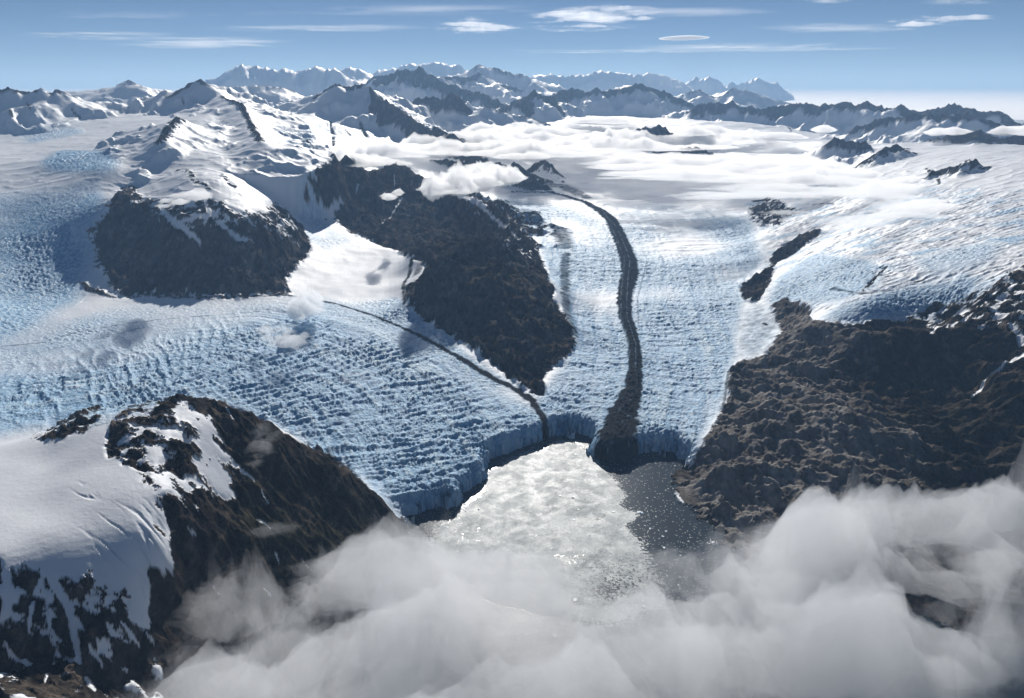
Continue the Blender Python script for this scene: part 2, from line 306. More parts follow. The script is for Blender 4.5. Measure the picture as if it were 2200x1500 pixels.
# ------------------------------------------------------------------ tracing photo outlines onto the terrain
SL = (Z - H) / DD[:, None]
def hit(px, py):
    """first terrain row seen through a photo pixel"""
    a, s = ray(px, py)
    iu = np.clip((a + UMAX) / (2 * UMAX) * (NU - 1), 0, NU - 1.001); i = int(iu)
    col = SL[:, i]; g = np.nonzero(col >= s)[0]; g = g[g > 60]
    if len(g) == 0: return iu, float(NV - 30)
    j = g[0]
    if j > 0:
        c0, c1 = col[j - 1], col[j]; jf = j - 1 + (s - c0) / (c1 - c0 + 1e-12)
    else: jf = 0
    return iu, float(np.clip(jf, 0, NV - 1))
def poly(pts, step=12):
    """mask of a closed outline given in photo pixels"""
    q = []
    for i in range(len(pts)):
        a = pts[i]; b = pts[(i + 1) % len(pts)]; k = max(1, int(math.hypot(b[0] - a[0], b[1] - a[1]) / step))
        for t in range(k): q.append(hit(a[0] + (b[0] - a[0]) * t / k, a[1] + (b[1] - a[1]) * t / k))
    q = np.array(q); M = np.zeros(Z.shape, bool)
    j0, j1 = int(q[:, 1].min()), int(q[:, 1].max()) + 1
    x0, y0 = q[:, 0], q[:, 1]; x1, y1 = np.roll(x0, -1), np.roll(y0, -1)
    for j in range(j0, min(j1 + 1, NV)):
        c = ((y0 <= j) & (y1 > j)) | ((y1 <= j) & (y0 > j))
        if not c.any(): continue
        xs = np.sort(x0[c] + (j - y0[c]) / (y1[c] - y0[c]) * (x1[c] - x0[c]))
        for k in range(0, len(xs) - 1, 2): M[j, max(0, int(math.ceil(xs[k]))):int(xs[k + 1]) + 1] = True
    return M
def track(pts):
    """distance (in photo pixels of width) map to a traced line; pts = (px, py, width px). returns 1 at the centre, 0 at the edge, negative beyond"""
    out = np.full(Z.shape, -9.0, np.float32)
    q = []
    for i in range(len(pts) - 1):
        a, b = pts[i], pts[i + 1]; k = max(1, int(math.hypot(b[0] - a[0], b[1] - a[1]) / 15))
        for t in range(k): f = t / k; q.append((*hit(a[0] + (b[0] - a[0]) * f, a[1] + (b[1] - a[1]) * f), a[2] + (b[2] - a[2]) * f))
    q.append((*hit(pts[-1][0], pts[-1][1]), pts[-1][2]))
    for (ia, ja, wa), (ib, jb, wb) in zip(q[:-1], q[1:]):
        Da, Db = math.exp(np.interp(ja, np.arange(NV), V)), math.exp(np.interp(jb, np.arange(NV), V))
        if abs(math.log(Da / Db)) > .25: continue
        ua, ub = np.interp([ia, ib], np.arange(NU), U)
        W = max(wa * Da, wb * Db) / F
        xa, ya, xb, yb = Da * math.sin(ua), Da * math.cos(ua), Db * math.sin(ub), Db * math.cos(ub)
        m = W * 1.6
        jj0 = np.searchsorted(V, math.log(min(Da, Db) - m)); jj1 = np.searchsorted(V, math.log(max(Da, Db) + m)) + 1
        ii0 = np.searchsorted(U, min(ua, ub) - m / Da); ii1 = np.searchsorted(U, max(ua, ub) + m / Da) + 1
        s_ = (slice(jj0, jj1), slice(ii0, ii1)); x, y = X[s_], Y[s_]
        ex, ey = xb - xa, yb - ya; t = np.clip(((x - xa) * ex + (y - ya) * ey) / (ex * ex + ey * ey + 1e-9), 0, 1)
        d = np.hypot(x - xa - t * ex, y - ya - t * ey); w = (wa * Da + (wb * Db - wa * Da) * t) / F * .5
        out[s_] = np.maximum(out[s_], 1 - d / w)
    return out
LAKE = [(862,1116)] + WATERLINE[1:] + SHORE_R
# lake outline at water level, found on the plane
def planepoly(pts, z=0.0, step=10):
    q = []
    for i in range(len(pts)):
        a = pts[i]; b = pts[(i + 1) % len(pts)]; k = max(1, int(math.hypot(b[0] - a[0], b[1] - a[1]) / step))
        for t in range(k):
            az, s = ray(a[0] + (b[0] - a[0]) * t / k, a[1] + (b[1] - a[1]) * t / k); D = (z - H) / s
            q.append(((az + UMAX) / (2 * UMAX) * (NU - 1), np.interp(math.log(max(D, 9.01)), V, np.arange(NV))))
    q = np.array(q); M = np.zeros(Z.shape, bool)
    x0, y0 = q[:, 0], q[:, 1]; x1, y1 = np.roll(x0, -1), np.roll(y0, -1)
    for j in range(max(int(y0.min()), 0), min(int(y0.max()) + 2, NV)):
        c = ((y0 <= j) & (y1 > j)) | ((y1 <= j) & (y0 > j))
        if not c.any(): continue
        xs = np.sort(x0[c] + (j - y0[c]) / (y1[c] - y0[c]) * (x1[c] - x0[c]))
        for k in range(0, len(xs) - 1, 2): M[j, max(0, int(math.ceil(xs[k]))):int(xs[k + 1]) + 1] = True
    return M
lake = planepoly(WATERLINE + SHORE_R + [(2500, 3000), (400, 3000), (700, 1700)] + SHORE_L[::-1][1:])

def warp_mask(M, di, dj):
    jj = np.clip(np.arange(NV)[:, None] + dj, 0, NV - 1).astype(int); ii = np.clip(np.arange(NU)[None, :] + di, 0, NU - 1).astype(int)
    return M[jj, ii]
def wt(lam):        # fades a noise octave out where the grid cannot carry it
    return sstep(1.2, 3.0, lam / (PXW * 1.4))
fr1 = gn(X / .5, Y / .5, 3); fr2 = gn(X / .16, Y / .16, 4)
fr0 = fbm(X / 1.3, Y / 1.3, 3, 7)
lake = warp_mask(lake, (fr0 * 22 + fr1 * 9 + fr2 * 6), (fr0 * 10 + fr2 * 5 + fr1 * 5))

def flow(pts, dmax=150):
    """across-flow (signed) and along-flow coordinates of a glacier, from a traced centre line"""
    q = np.array([hit(*p) for p in pts]); D_ = np.exp(np.interp(q[:, 1], np.arange(NV), V)); u_ = np.interp(q[:, 0], np.arange(NU), U)
    fx_, fy_ = D_ * np.sin(u_), D_ * np.cos(u_)
    jm = np.searchsorted(V, math.log(dmax)); x = X[:jm].astype(np.float32); y = Y[:jm].astype(np.float32)
    bd = np.full(x.shape, 1e9, np.float32); N_ = np.zeros(x.shape, np.float32); S_ = np.zeros(x.shape, np.float32); acc = 0.0
    for i in range(len(pts) - 1):
        ex, ey = fx_[i + 1] - fx_[i], fy_[i + 1] - fy_[i]; l = math.hypot(ex, ey)
        t = ((x - fx_[i]) * ex + (y - fy_[i]) * ey) / (l * l)
        t = np.clip(t, 0 if i else -9, 1 if i < len(pts) - 2 else 9)
        dx, dy = x - fx_[i] - t * ex, y - fy_[i] - t * ey; d = np.hypot(dx, dy); g = d < bd
        bd[g] = d[g]; N_[g] = (d * np.sign(dx * ey - dy * ex))[g]; S_[g] = (acc + t * l)[g]; acc += l
    N = np.zeros(Z.shape, np.float32); S = np.zeros(Z.shape, np.float32); N[:jm] = N_; S[:jm] = S_; return N, S
fN, fS = flow([(1235,424),(1290,452),(1326,498),(1351,560),(1345,620),(1343,680),(1363,745),(1360,835),(1330,910),(1335,1000)])
gN, gS = flow([(-100,770),(150,760),(350,725),(520,712),(660,745),(800,820),(900,920),(960,1020),(990,1075)], 90)
hN, hS = flow([(60,300),(140,360),(150,440),(90,520),(60,600),(0,690)], 130)
# ------------------------------------------------------------------ what covers the ground
nA = fbm(X / 2.2, Y / 2.2, 6, 1); nB = fbm(X / 9.0, Y / 9.0, 6, 2)
nC = fbm(X / .7, Y / .7, 4, 6)
rk = np.zeros(Z.shape, np.float32)          # 0 snow .. 1 rock, soft
def paint(F_, pts, val, bl):
    m = blur(poly(pts).astype(np.float32), bl) if bl else poly(pts).astype(np.float32)
    return F_ * (1 - m) + val * m
P_MT1 = [(190,508),(205,485),(225,468),(240,440),(252,415),(265,403),(285,402),(300,425),(330,432),(352,442),(400,446),(440,428),(470,432),(500,457),(540,455),(570,462),(590,432),(620,452),(645,480),(668,515),(655,550),(628,580),(612,605),(614,632),(500,636),(380,638),(270,634),(240,618),(225,580),(200,560),(213,535)]
P_MT2 = [(643,404),(655,389),(680,366),(712,338),(745,337),(760,352),(790,372),(835,352),(850,346),(880,358),(895,376),(915,390),(960,402),(1000,416),(1030,429),(1060,449),(1085,474),(1120,505),(1150,530),(1165,560),(1180,600),(1190,640),(1225,690),(1238,740),(1210,775),(1175,795),(1160,812),(1172,850),(1150,845),(1120,832),(1090,808),(1040,765),(1000,740),(920,695),(875,655),(868,615),(900,600),(920,575),(900,556),(880,553),(830,530),(760,500),(715,470),(680,430),(660,415)]
P_R = [(1482,992),(1500,970),(1540,905),(1562,860),(1567,800),(1590,775),(1640,765),(1665,730),(1680,705),(1655,650),(1690,645),(1730,650),(1745,665),(1740,688),(1850,699),(1950,687),(2020,662),(2060,650),(2110,632),(2150,604),(2200,582),(2400,560),(2500,700),(2500,1500),(2200,1480),(1900,1400),(1700,1290),(1548,1190),(1440,1045),(1440,1005)]
P_RB = [(232,930),(252,893),(290,876),(330,862),(380,851),(420,857),(450,856),(480,866),(560,902),(650,948),(720,982),(770,1025),(820,1072),(862,1116),(900,1150),(930,1300),(900,1520),(350,1520),(330,1400),(322,1340),(318,1240),(350,1232),(372,1228),(366,1180),(378,1140),(352,1100),(330,1070),(325,1030),(290,1005),(243,988),(236,960)]
P_RL = [(-60,1200),(0,1192),(20,1215),(60,1205),(90,1205),(110,1230),(150,1222),(170,1240),(215,1262),(250,1256),(285,1298),(322,1345),(340,1400),(350,1520),(-60,1520)]
P_RA = [(60,943),(110,915),(130,904),(170,889),(200,873),(218,882),(210,905),(180,928),(150,940),(110,946)]
rk = paint(rk, P_MT1, 1, 3); rk = paint(rk, P_MT2, 1, 2); rk = paint(rk, P_R, 1, 2)
rk = paint(rk, P_RB, 1, 3); rk = paint(rk, P_RL, .74, 6); rk = paint(rk, P_RA, .64, 3)
rk = paint(rk, [(232,930),(260,880),(340,862),(420,880),(520,960),(510,1100),(420,1080),(330,1060),(290,1005),(240,985)], .54, 6)
rk = paint(rk, [(375,866),(400,862),(410,880),(440,890),(455,905),(465,940),(470,985),(498,1030),(512,1068),(490,1072),(450,1045),(425,1000),(440,955),(410,925),(385,900)], .22, 3)
rk = paint(rk, [(1588,622),(1600,605),(1630,590),(1655,572),(1650,560),(1665,545),(1690,520),(1740,500),(1765,490),(1760,505),(1720,535),(1662,570),(1658,600),(1650,615),(1625,650),(1600,645)], .95, 1)
rk = paint(rk, [(1605,442),(1640,430),(1662,424),(1690,440),(1718,458),(1690,465),(1680,487),(1640,485),(1615,470)], .72, 4)
rk = paint(rk, [(1960,690),(1990,660),(2060,645),(2110,628),(2160,590),(2220,570),(2220,690),(2120,710),(2050,700),(2000,715)], .66, 4)
rk = paint(rk, [(170,605),(188,611),(215,625),(235,634),(262,640),(225,636),(185,627)], .95, 0)
rk = paint(rk, [(990,420),(1030,425),(1080,460),(1150,530),(1160,560),(1090,540),(1040,490)], .66, 3)
rk = paint(rk, [(262,405),(300,425),(352,440),(400,446),(440,428),(500,457),(570,462),(600,440),(650,490),(640,520),(560,490),(470,500),(400,480),(300,450)], .64, 4)
rk = np.maximum(rk, np.clip(.5 + ROCK * .45, 0, 1) * (ROCK > -1.0))
for tr, v in [([(345,448,12),(380,482,16),(410,502,12),(430,522,5)], 0), ([(395,478,14),(430,464,20),(462,460,16)], .15), ([(448,442,10),(480,488,9),(508,508,20),(542,518,8)], .1), ([(440,430,8),(452,462,8),(480,492,6)], .1),
              ([(985,413,12),(1010,426,16),(1042,442,12)], 0), ([(1030,440,6),(1050,458,7),(1080,482,9),(1092,489,4)], .1), ([(1095,492,4),(1110,512,5),(1120,520,3)], .2), ([(864,425,5),(850,450,4),(820,484,3)], .1), ([(846,370,3),(848,400,3)], .2), ([(735,430,7),(712,452,9),(704,458,5)], .2), ([(770,395,5),(765,412,4)], .2),
              ([(900,362,6),(925,375,16),(960,388,18),(985,400,10)], 0),
              ([(2205,758,18),(2165,778,8),(2135,803,7),(2108,832,13),(2092,852,12)], 0), ([(2170,700,16),(2200,735,22)], .25),
              ([(95,1200,22),(118,1255,22),(146,1300,18),(158,1360,18),(172,1425,16)], 0), ([(172,1425,14),(120,1395,16),(95,1460,10)], .15), ([(70,1290,14),(60,1350,8)], .3), ([(20,1395,14),(60,1420,14)], .2), ([(195,1395,8),(218,1425,10)], .2), ([(262,1340,8),(285,1370,14),(298,1385,6)], .15), ([(215,1395,6),(240,1403,6)], .2), ([(185,1455,12),(200,1478,14)], .15), ([(10,1210,20),(20,1280,22),(5,1320,16)], .1),
              ([(520,1012,10),(545,1032,7)], .1), ([(563,1058,7),(576,1080,8)], .1), ([(548,1108,12),(566,1118,20),(582,1138,6)], .1), ([(592,1184,10),(598,1200,6)], .1), ([(650,1203,4),(675,1226,6)], .15), ([(568,1260,5),(580,1272,7)], .1), ([(486,880,6),(500,895,5)], .25), ([(405,1145,6),(420,1152,8)], .2), ([(458,1260,4),(470,1272,4)], .2)]:
    g = np.clip(track(tr) * 1.6, 0, 1); rk = rk * (1 - g) + v * g
for tr in [[(352,380,5),(375,371,7),(400,362,10),(412,378,18),(430,396,16),(455,408,8)], [(478,374,8),(490,390,14),(506,402,10)], [(1853,628,10),(1875,602,11),(1905,572,6)], [(2150,620,8),(2185,606,8)], [(1965,604,6),(1990,598,4)],
           [(1745,440,4),(1790,437,6),(1800,440,3)], [(358,272,9),(352,290,6),(346,300,4)], [(710,262,7),(716,290,14),(717,315,6)], [(776,268,10),(786,290,12),(790,298,5)], [(740,280,5),(752,292,5)], [(660,300,6),(672,312,6)],
           [(22,235,10),(26,250,8)], [(58,225,10),(66,235,6)], [(155,238,8),(172,253,6)], [(392,212,8),(396,225,6)], [(1990,362,10),(2010,378,12)], [(2015,385,8),(2018,400,6)], [(2075,345,8),(2096,348,14),(2125,358,7)], [(1085,500,6),(1090,505,4)], [(335,1130,16),(350,1145,14)], [(1695,275,8),(1700,282,5)]]:
    g = np.clip(track(tr) * 1.8, 0, 1); rk = np.maximum(rk, g * .68)
nD = fbm(X / .8, Y / .6, 7, 8, .6)
nrm_noise = nA * .4 + nD * .85
far = sstep(90, 160, DD)[:, None]
rock = sstep(.47, .53, rk + (nrm_noise * (1 - far) + far * (fbm(X / 6, Y / 6, 6, 21) * .5)) * (1 - .62 * np.abs(rk * 2 - 1) ** 5)).astype(np.float32)
# small snow left in high gullies
ice = np.zeros(Z.shape, np.float32)
ice = paint(ice, [(-80,420),(120,420),(220,400),(200,470),(215,540),(150,640),(60,720),(-80,760)], .65, 12)
ice = paint(ice, [(-80,720),(0,740),(160,690),(300,650),(420,650),(640,650),(560,690),(420,722),(300,775),(150,792),(-80,810)], .42, 8)
ice = paint(ice, [(0,500),(60,470),(120,480),(170,495),(180,560),(160,600),(140,640),(90,655),(60,690),(0,720),(-80,720),(-80,520)], 1, 10)
ice = paint(ice, [(90,345),(130,322),(235,325),(252,350),(240,368),(100,370)], 1, 4)
ice = paint(ice, [(165,440),(205,405),(225,420),(198,482),(160,472)], .8, 4)
ice = paint(ice, [(30,270),(150,265),(180,285),(60,310)], .55, 4)
ice = paint(ice, [(-80,810),(150,792),(300,775),(420,722),(560,690),(640,648),(760,690),(900,750),(1060,830),(1150,880),(1185,945),(1034,1045),(900,1125),(690,970),(560,890),(440,845),(0,935),(-80,950)], 1.0, 14)
ice = paint(ice, [(1060,422),(1200,442),(1310,482),(1500,470),(1600,470),(1640,560),(1590,620),(1590,700),(1570,790),(1560,860),(1480,1000),(1270,960),(1170,940),(1150,850),(1238,740),(1190,600),(1150,510)], .9, 6)
ice = paint(ice, [(620,420),(680,340),(700,480),(760,515),(700,540),(650,500)], .5, 5)
ice = paint(ice, [(640,655),(640,640),(760,650),(860,640),(920,700),(1050,790),(1150,850),(1050,830),(900,750),(760,690)], .8, 4)
ice = paint(ice, [(1665,600),(1745,545),(1870,560),(1900,610),(1800,650),(1650,655)], .85, 5)
ice = paint(ice, [(1750,685),(1820,650),(1960,610),(2090,600),(2100,640),(1980,680),(1850,696)], .85, 5)
ice = paint(ice, [(1950,560),(2060,530),(2150,520),(2130,570),(2000,600)], .55, 6)
ifm = blur(poly([(1600,440),(1700,400),(1860,380),(2000,400),(2300,420),(2400,560),(2200,582),(2110,632),(1950,687),(1740,688),(1655,650),(1590,610),(1650,560),(1650,500)]).astype(np.float32), 8)
ice = np.maximum(ice, ifm * sstep(-.1, .5, fbm(X / 3.4, Y / 2.2, 4, 33)) * .75)
ice = paint(ice, [(600,275),(700,262),(760,300),(660,320),(590,300)], .4, 4)
wh = fbm(X / 9 * .5, Y / 16, 4, 31)
rg = poly([(1060,422),(1310,440),(1610,430),(1650,560),(1600,640),(1590,700),(1300,700),(1190,600),(1150,510)])
rgb_ = blur(rg.astype(np.float32), 10)
for bx_, by_, rx_, ry_ in [(1250,500,90,26), (1460,530,110,30), (1300,635,60,30), (1450,628,70,26), (1420,480,130,16), (1250,450,100,14), (1560,600,50,40)]:
    th = np.linspace(0, 2 * np.pi, 20, endpoint=False)
    m = blur(poly([(bx_ + rx_ * math.cos(a), by_ + ry_ * math.sin(a)) for a in th]).astype(np.float32), 14); ice = ice * (1 - .7 * m)
ice = np.clip(ice + rgb_ * (wh * .6 + .12) + .4 * nB * (ice > .1), 0, 1)
# debris on the ice
dirt = np.full(Z.shape, 0, np.float32)
MOR = [(1100,414,4),(1190,414,7),(1225,424,11),(1260,436,17),(1290,452,24),(1312,470,28),(1326,498,32),(1340,530,36),(1351,560,40),(1353,590,40),(1345,620,38),(1341,650,34),(1343,680,32),(1354,710,32),(1363,745,31),(1365,790,35),(1360,835,46),(1345,875,66),(1330,910,92),(1325,950,110),(1322,985,96),(1335,1005,60)]
tm = track(MOR)
st = 1 - np.abs(gn(X / .25, Y / 6.0, 12)) * 2
# streaks that run along the moraine: distance based
lane = np.cos(np.clip(1 - tm, 0, 2) * 9.0 + nB)
mw = np.clip(fN / (np.interp(DD, [40, 45, 55, 70, 110], [2.6, 2.2, 1.1, 1.3, 1.5])[:, None] * .5) , -3, 3)     # -1..1 across the band
streak = np.exp(-((mw + .18 + nC * .12) / .12) ** 2) * .38 + np.exp(-((mw - .62) / .2) ** 2) * .3
dirt = np.maximum(dirt, sstep(-.05, .25, tm + nC * .2 + nD * .16) * np.clip(.95 - streak * sstep(46, 54, DD)[:, None] + nC * .55 * sstep(52, 44, DD)[:, None] + gn(fN / .1, fS / 1.2, 9) * .35, 0, 1))
for tr, v in [([(268,636,4),(400,640,6),(500,639,5),(612,634,9),(660,640,9),(720,652,7),(800,677,8),(870,706,10),(930,736,13),(1000,776,17),(1060,813,19),(1110,838,22),(1145,862,24),(1166,895,20),(1180,935,16)], 1.0),
              ([(0,745,4),(90,735,3),(160,714,4),(230,702,3),(300,692,4),(420,680,3),(560,668,4)], .5), ([(0,775,3),(150,742,4),(300,705,4)], .3), ([(1215,545,24),(1214,600,26),(1216,660,26),(1235,720,22)], .55), ([(1205,490,50),(1215,530,40)], .45), ([(1130,450,30),(1160,470,30)], .3),
              ([(884,556,10),(880,590,12),(866,612,12),(870,650,14)], .75), ([(905,560,24),(895,590,24)], .5), ([(612,560,8),(606,600,14),(622,628,10)], .8), ([(1640,694,9),(1648,698,5)], .8), ([(1140,395,60),(1210,400,50),(1260,425,30)], .5),
              ([(870,780,6),(960,840,8),(1040,900,6)], .3), ([(1790,620,12),(1850,632,8),(1930,622,4)], .5), ([(1155,800,14),(1165,830,16)], .8), ([(1540,905,5),(1500,972,6)], .6), ([(1390,560,3),(1370,640,3),(1372,700,3)], .35), ([(700,965,10),(800,1055,14),(850,1112,16)], .7), ([(1565,800,8),(1555,870,8)], .5)]:
    g = track(tr); dirt = np.maximum(dirt, sstep(-.1, .6, g + nC * .5) * v * (1 + nC * .6))
fan = blur(poly([(1600,650),(1655,655),(1685,700),(1665,730),(1640,765),(1595,775),(1575,760),(1590,700)]).astype(np.float32), 8)
dirt = np.maximum(dirt, fan * np.clip(.16 + nD * .3, 0, .5)); ice = np.maximum(ice, fan * .5)
st_ = blur(poly([(420,720),(640,660),(900,750),(1150,880),(1034,1045),(900,1125),(560,890)]).astype(np.float32), 30)
dirt = np.maximum(dirt, st_ * sstep(.35, .9, 1 - np.abs(gn(X / 3.2 + nA * .25, Y / .8 + nB * .4, 14)) * 5) * .10)
dirt = np.clip(dirt, 0, 1) * (1 - rock)
# tundra and moss on the lower rock
veg = blur(poly([(870,560),(1000,545),(1150,590),(1230,730),(1160,820),(1000,740),(880,660)]).astype(np.float32), 8) * .5
veg = np.maximum(veg, blur(poly([(520,960),(650,990),(760,1050),(840,1120),(850,1300),(600,1300),(480,1150)]).astype(np.float32), 20) * 1.0)
veg = np.maximum(veg, blur(poly([(1850,850),(2250,820),(2250,1300),(1900,1200)]).astype(np.float32), 20) * .6)
veg = np.clip(veg * (.6 + nA * .9 + nB * .4), 0, 1) * rock
light_rock = blur((poly([(1482,992),(1562,860),(1567,800),(1660,730),(1655,650),(1740,650),(1850,699),(1850,760),(1760,800),(2000,950),(1950,1120),(1700,1290),(1540,1190),(1440,1030)])).astype(np.float32), 14)

# paler scree streaks on the two dark mountains, partly grazing sun painted in
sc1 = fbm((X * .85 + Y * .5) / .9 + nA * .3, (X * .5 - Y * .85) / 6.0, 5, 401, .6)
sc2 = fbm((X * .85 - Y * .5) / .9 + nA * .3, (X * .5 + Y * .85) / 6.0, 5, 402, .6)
m1 = blur(poly([(430,500),(520,470),(620,470),(660,520),(625,580),(612,628),(480,632),(400,560)]).astype(np.float32), 20)  # right slope of the left mountain, its sun tint painted as paler rock
m2 = blur(poly([(240,440),(330,450),(430,500),(420,560),(400,632),(270,630),(230,570)]).astype(np.float32), 20)
m3 = blur(poly([(890,560),(960,545),(1060,520),(1150,560),(1190,640),(1230,730),(1160,790),(1000,735),(880,660)]).astype(np.float32), 14)
m4 = blur(poly([(700,370),(870,370),(1000,430),(1100,500),(1000,545),(880,545),(760,490)]).astype(np.float32), 20)
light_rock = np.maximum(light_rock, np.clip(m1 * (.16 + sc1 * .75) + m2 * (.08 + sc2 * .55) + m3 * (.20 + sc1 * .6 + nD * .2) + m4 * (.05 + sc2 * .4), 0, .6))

# ------------------------------------------------------------------ fine relief
rkf = blur(rock, 2)
g_near = (1 - far)
# rock: buttresses, gullies, blocks
rs = ridged(X / 2.6 + nA * .25, Y / 2.6 + nC * .1, 5, 60) - .35
rs2 = ridged(X / .62 + nA * .5, Y / .62, 4, 70) - .35
amp = np.clip(1.0 - .58 * sstep(42, 36, DD)[:, None] * (U[None, :] < .05), 0, 1)
hR = (rs * .55 * amp + (ridged(X / 2.1 + nA * .35 + .25 * Y / 3, Y / 6.5, 5, 66) - .35) * .85 * amp * wt(1.0) + rs2 * .17 * wt(.62) + (nC * .10 + fbm(X / .22, Y / .22, 3, 61) * .05) * wt(.25))
# long joints running down to the right across the right mountain
jx = (X * .62 + Y * .78)
jy = X * .62 - Y * .78; jx2 = X * .35 + Y * .94
big = ridged(jy / 9.0 + nB * .3, jx / 3.8 + nA * .22, 4, 90) - .4
slab = ridged(jx / 1.1 + nA * .35, jy / 3.0, 4, 93) - .4
lump = np.abs(fbm(X / 1.2, Y / 2.3, 5, 95, .55)) * 2.4 - .4
slab = np.abs(fbm(jx / 1.6 + nA * .25, jy / 4.0, 4, 97, .55)) * 2.4 - .4
em = blur(poly(P_R).astype(np.float32), 10)
hR += em * (big * .6 + slab * .36 + lump * .12 - rs * .55 - rs2 * .13 * wt(.62) - (ridged(X / 2.1 + nA * .35 + .25 * Y / 3, Y / 6.5, 5, 66) - .35) * .45)
Z += hR * rkf * g_near * sstep(0, .5, Z)
# ice: crevasses and seracs
def crevs(N, S, a, b, sd, wa=.25):
    n_ = N + nA * wa; s_ = S + nC * .06 + nB * .9
    return ridged(n_ / a, s_ / b, 4, sd, .6)
leftm = blur(poly([(0,790),(300,720),(640,645),(900,750),(1185,945),(1034,1045),(900,1125),(690,970),(440,845),(0,935)]).astype(np.float32), 16)
rightm = blur(poly([(1060,422),(1310,440),(1610,430),(1650,560),(1600,640),(1560,860),(1480,1000),(1270,960),(1185,938),(1150,850),(1240,740),(1190,600),(1150,510)]).astype(np.float32), 8)
s0 = ridged(X / .5 + nC * .2, Y / .2 + nA * .35, 4, 100)
t1 = crevs(gN, gS, .60, .13, 101); t2 = crevs(gN + nC * .12, gS, .12, .7, 104)        # across and along the flow
mixn = np.clip(.5 + 2.2 * fbm(X / 6.0, Y / 4.0, 4, 107), 0, 1)
seaward = sstep(0, 1, np.clip((gS - gS[np.searchsorted(V, math.log(44)), NU // 2 - 180]) / 14, 0, 1))
lft = t1 * (1 - mixn) + (t2 * .5 + t1 * .5) * mixn
r1 = crevs(fN, fS, .55, .145, 111, .4); r2 = crevs(fN + nC * .22, fS, .20, .6, 114, .5)
rgt = r1 * .72 + r2 * .28
u1 = crevs(hN, hS, .5, .28, 121)
upm = blur(poly([(-80,420),(0,300),(120,310),(250,320),(220,400),(200,470),(215,540),(150,640),(60,720),(-80,760)]).astype(np.float32), 10)
ser = s0 * (1 - leftm) * (1 - rightm) * (1 - upm) + lft * leftm + rgt * rightm * (1 - leftm) + u1 * upm * (1 - leftm)
band = fbm(gN / .45 + nA * .2, gS / 9.0, 4, 125) * leftm + fbm(fN / .8 + nA * .4, fS / 14.0, 4, 126) * rightm * .8
icem = ice * (1 - rock)
lw = np.clip(1.0 + 1.3 * fbm(X / 4.5, Y / 3.0, 3, 129), .35, 1.9)
swell = (ridged(gN / 3.2 + nA * .3, gS / .85 + nB * .8, 4, 130) - .4) * leftm + (ridged(fN / 3.0 + nA * .3, fS / 1.0 + nB * .5, 4, 131) - .4) * rightm * .6
hI = (ser - .4) * .14 * lw + swell * .24 + band * .10
Z += hI * icem * (1 + 1.2 * far) * (1 - .7 * np.clip(dirt, 0, 1))
moral = np.clip(tm, 0, 1) * (1 - rock); Z += moral * .18 + sstep(.1, .6, tm) * (fbm(X / .3, Y / .45, 5, 133, .6) * .12 + np.abs(fbm(X / .5, Y / .9, 3, 137)) * .18)
# snow: wind forms and small crevasses, larger with distance
sn = (1 - rock) * (1 - icem)
Z += sn * (fbm(X / 5, Y / 5, 3, 140) * .12 * g_near + far * (fbm(X / 16, Y / 16, 3, 141) * .5 + (ridged(X / 7, Y / 5, 4, 142) - .4) * .22))
Z += sn * ifm * (ridged(X / 1.6 + nA * .4, Y / .6 + nA * .5, 4, 145) - .4) * .16
cr = blur(poly([(240,1120),(330,1105),(365,1150),(370,1230),(320,1290),(250,1240),(170,1200),(150,1170)]).astype(np.float32), 10)
cr2 = blur(poly([(160,1045),(210,1060),(190,1075)]).astype(np.float32), 5)
yj = (X * .5 + Y * .87)
Z -= sn * (cr + 2 * cr2) * (np.clip(ridged(X / 3.2 + nA * .2, yj / .33 + nA * .8, 2, 150) - .55, 0, 1) * .22)
Z -= sn * g_near * blur(poly([(200,560),(230,600),(262,638),(190,610),(160,590)]).astype(np.float32), 2) * .05
Z += far * rkf * (ridged(X / 5, Y / 5, 5, 160) - .35) * 1.3
Z += g_near * sn * (1 - cr) * sstep(60, 90, DD)[:, None] * (ridged(X / 3.5 + nA * .3, Y / 2.2, 4, 143) - .4) * .14 * (1 - .75 * blur(poly([(612,632),(606,600),(655,550),(690,480),(760,500),(880,553),(905,560),(868,615),(870,650),(760,650)]).astype(np.float32), 8))
# slab-like steps on far snow faces
lf = blur(lake.astype(np.float32), 6) * (1 - rock); Z = Z * (1 - (.6 + .5 * fr0) * sstep(.02, .6, lf)) + lf * (ridged(X / .22, Y / .3, 3, 171) - .3) * .7
Z = np.where(lake, -0.45, np.maximum(Z, 0.03))
crev = np.clip(ser + band * .35 + .10 * nB, 0, 1)
icem = np.clip(icem * (1 + band * .5), 0, 1)
print('relief', time.time() - T0)

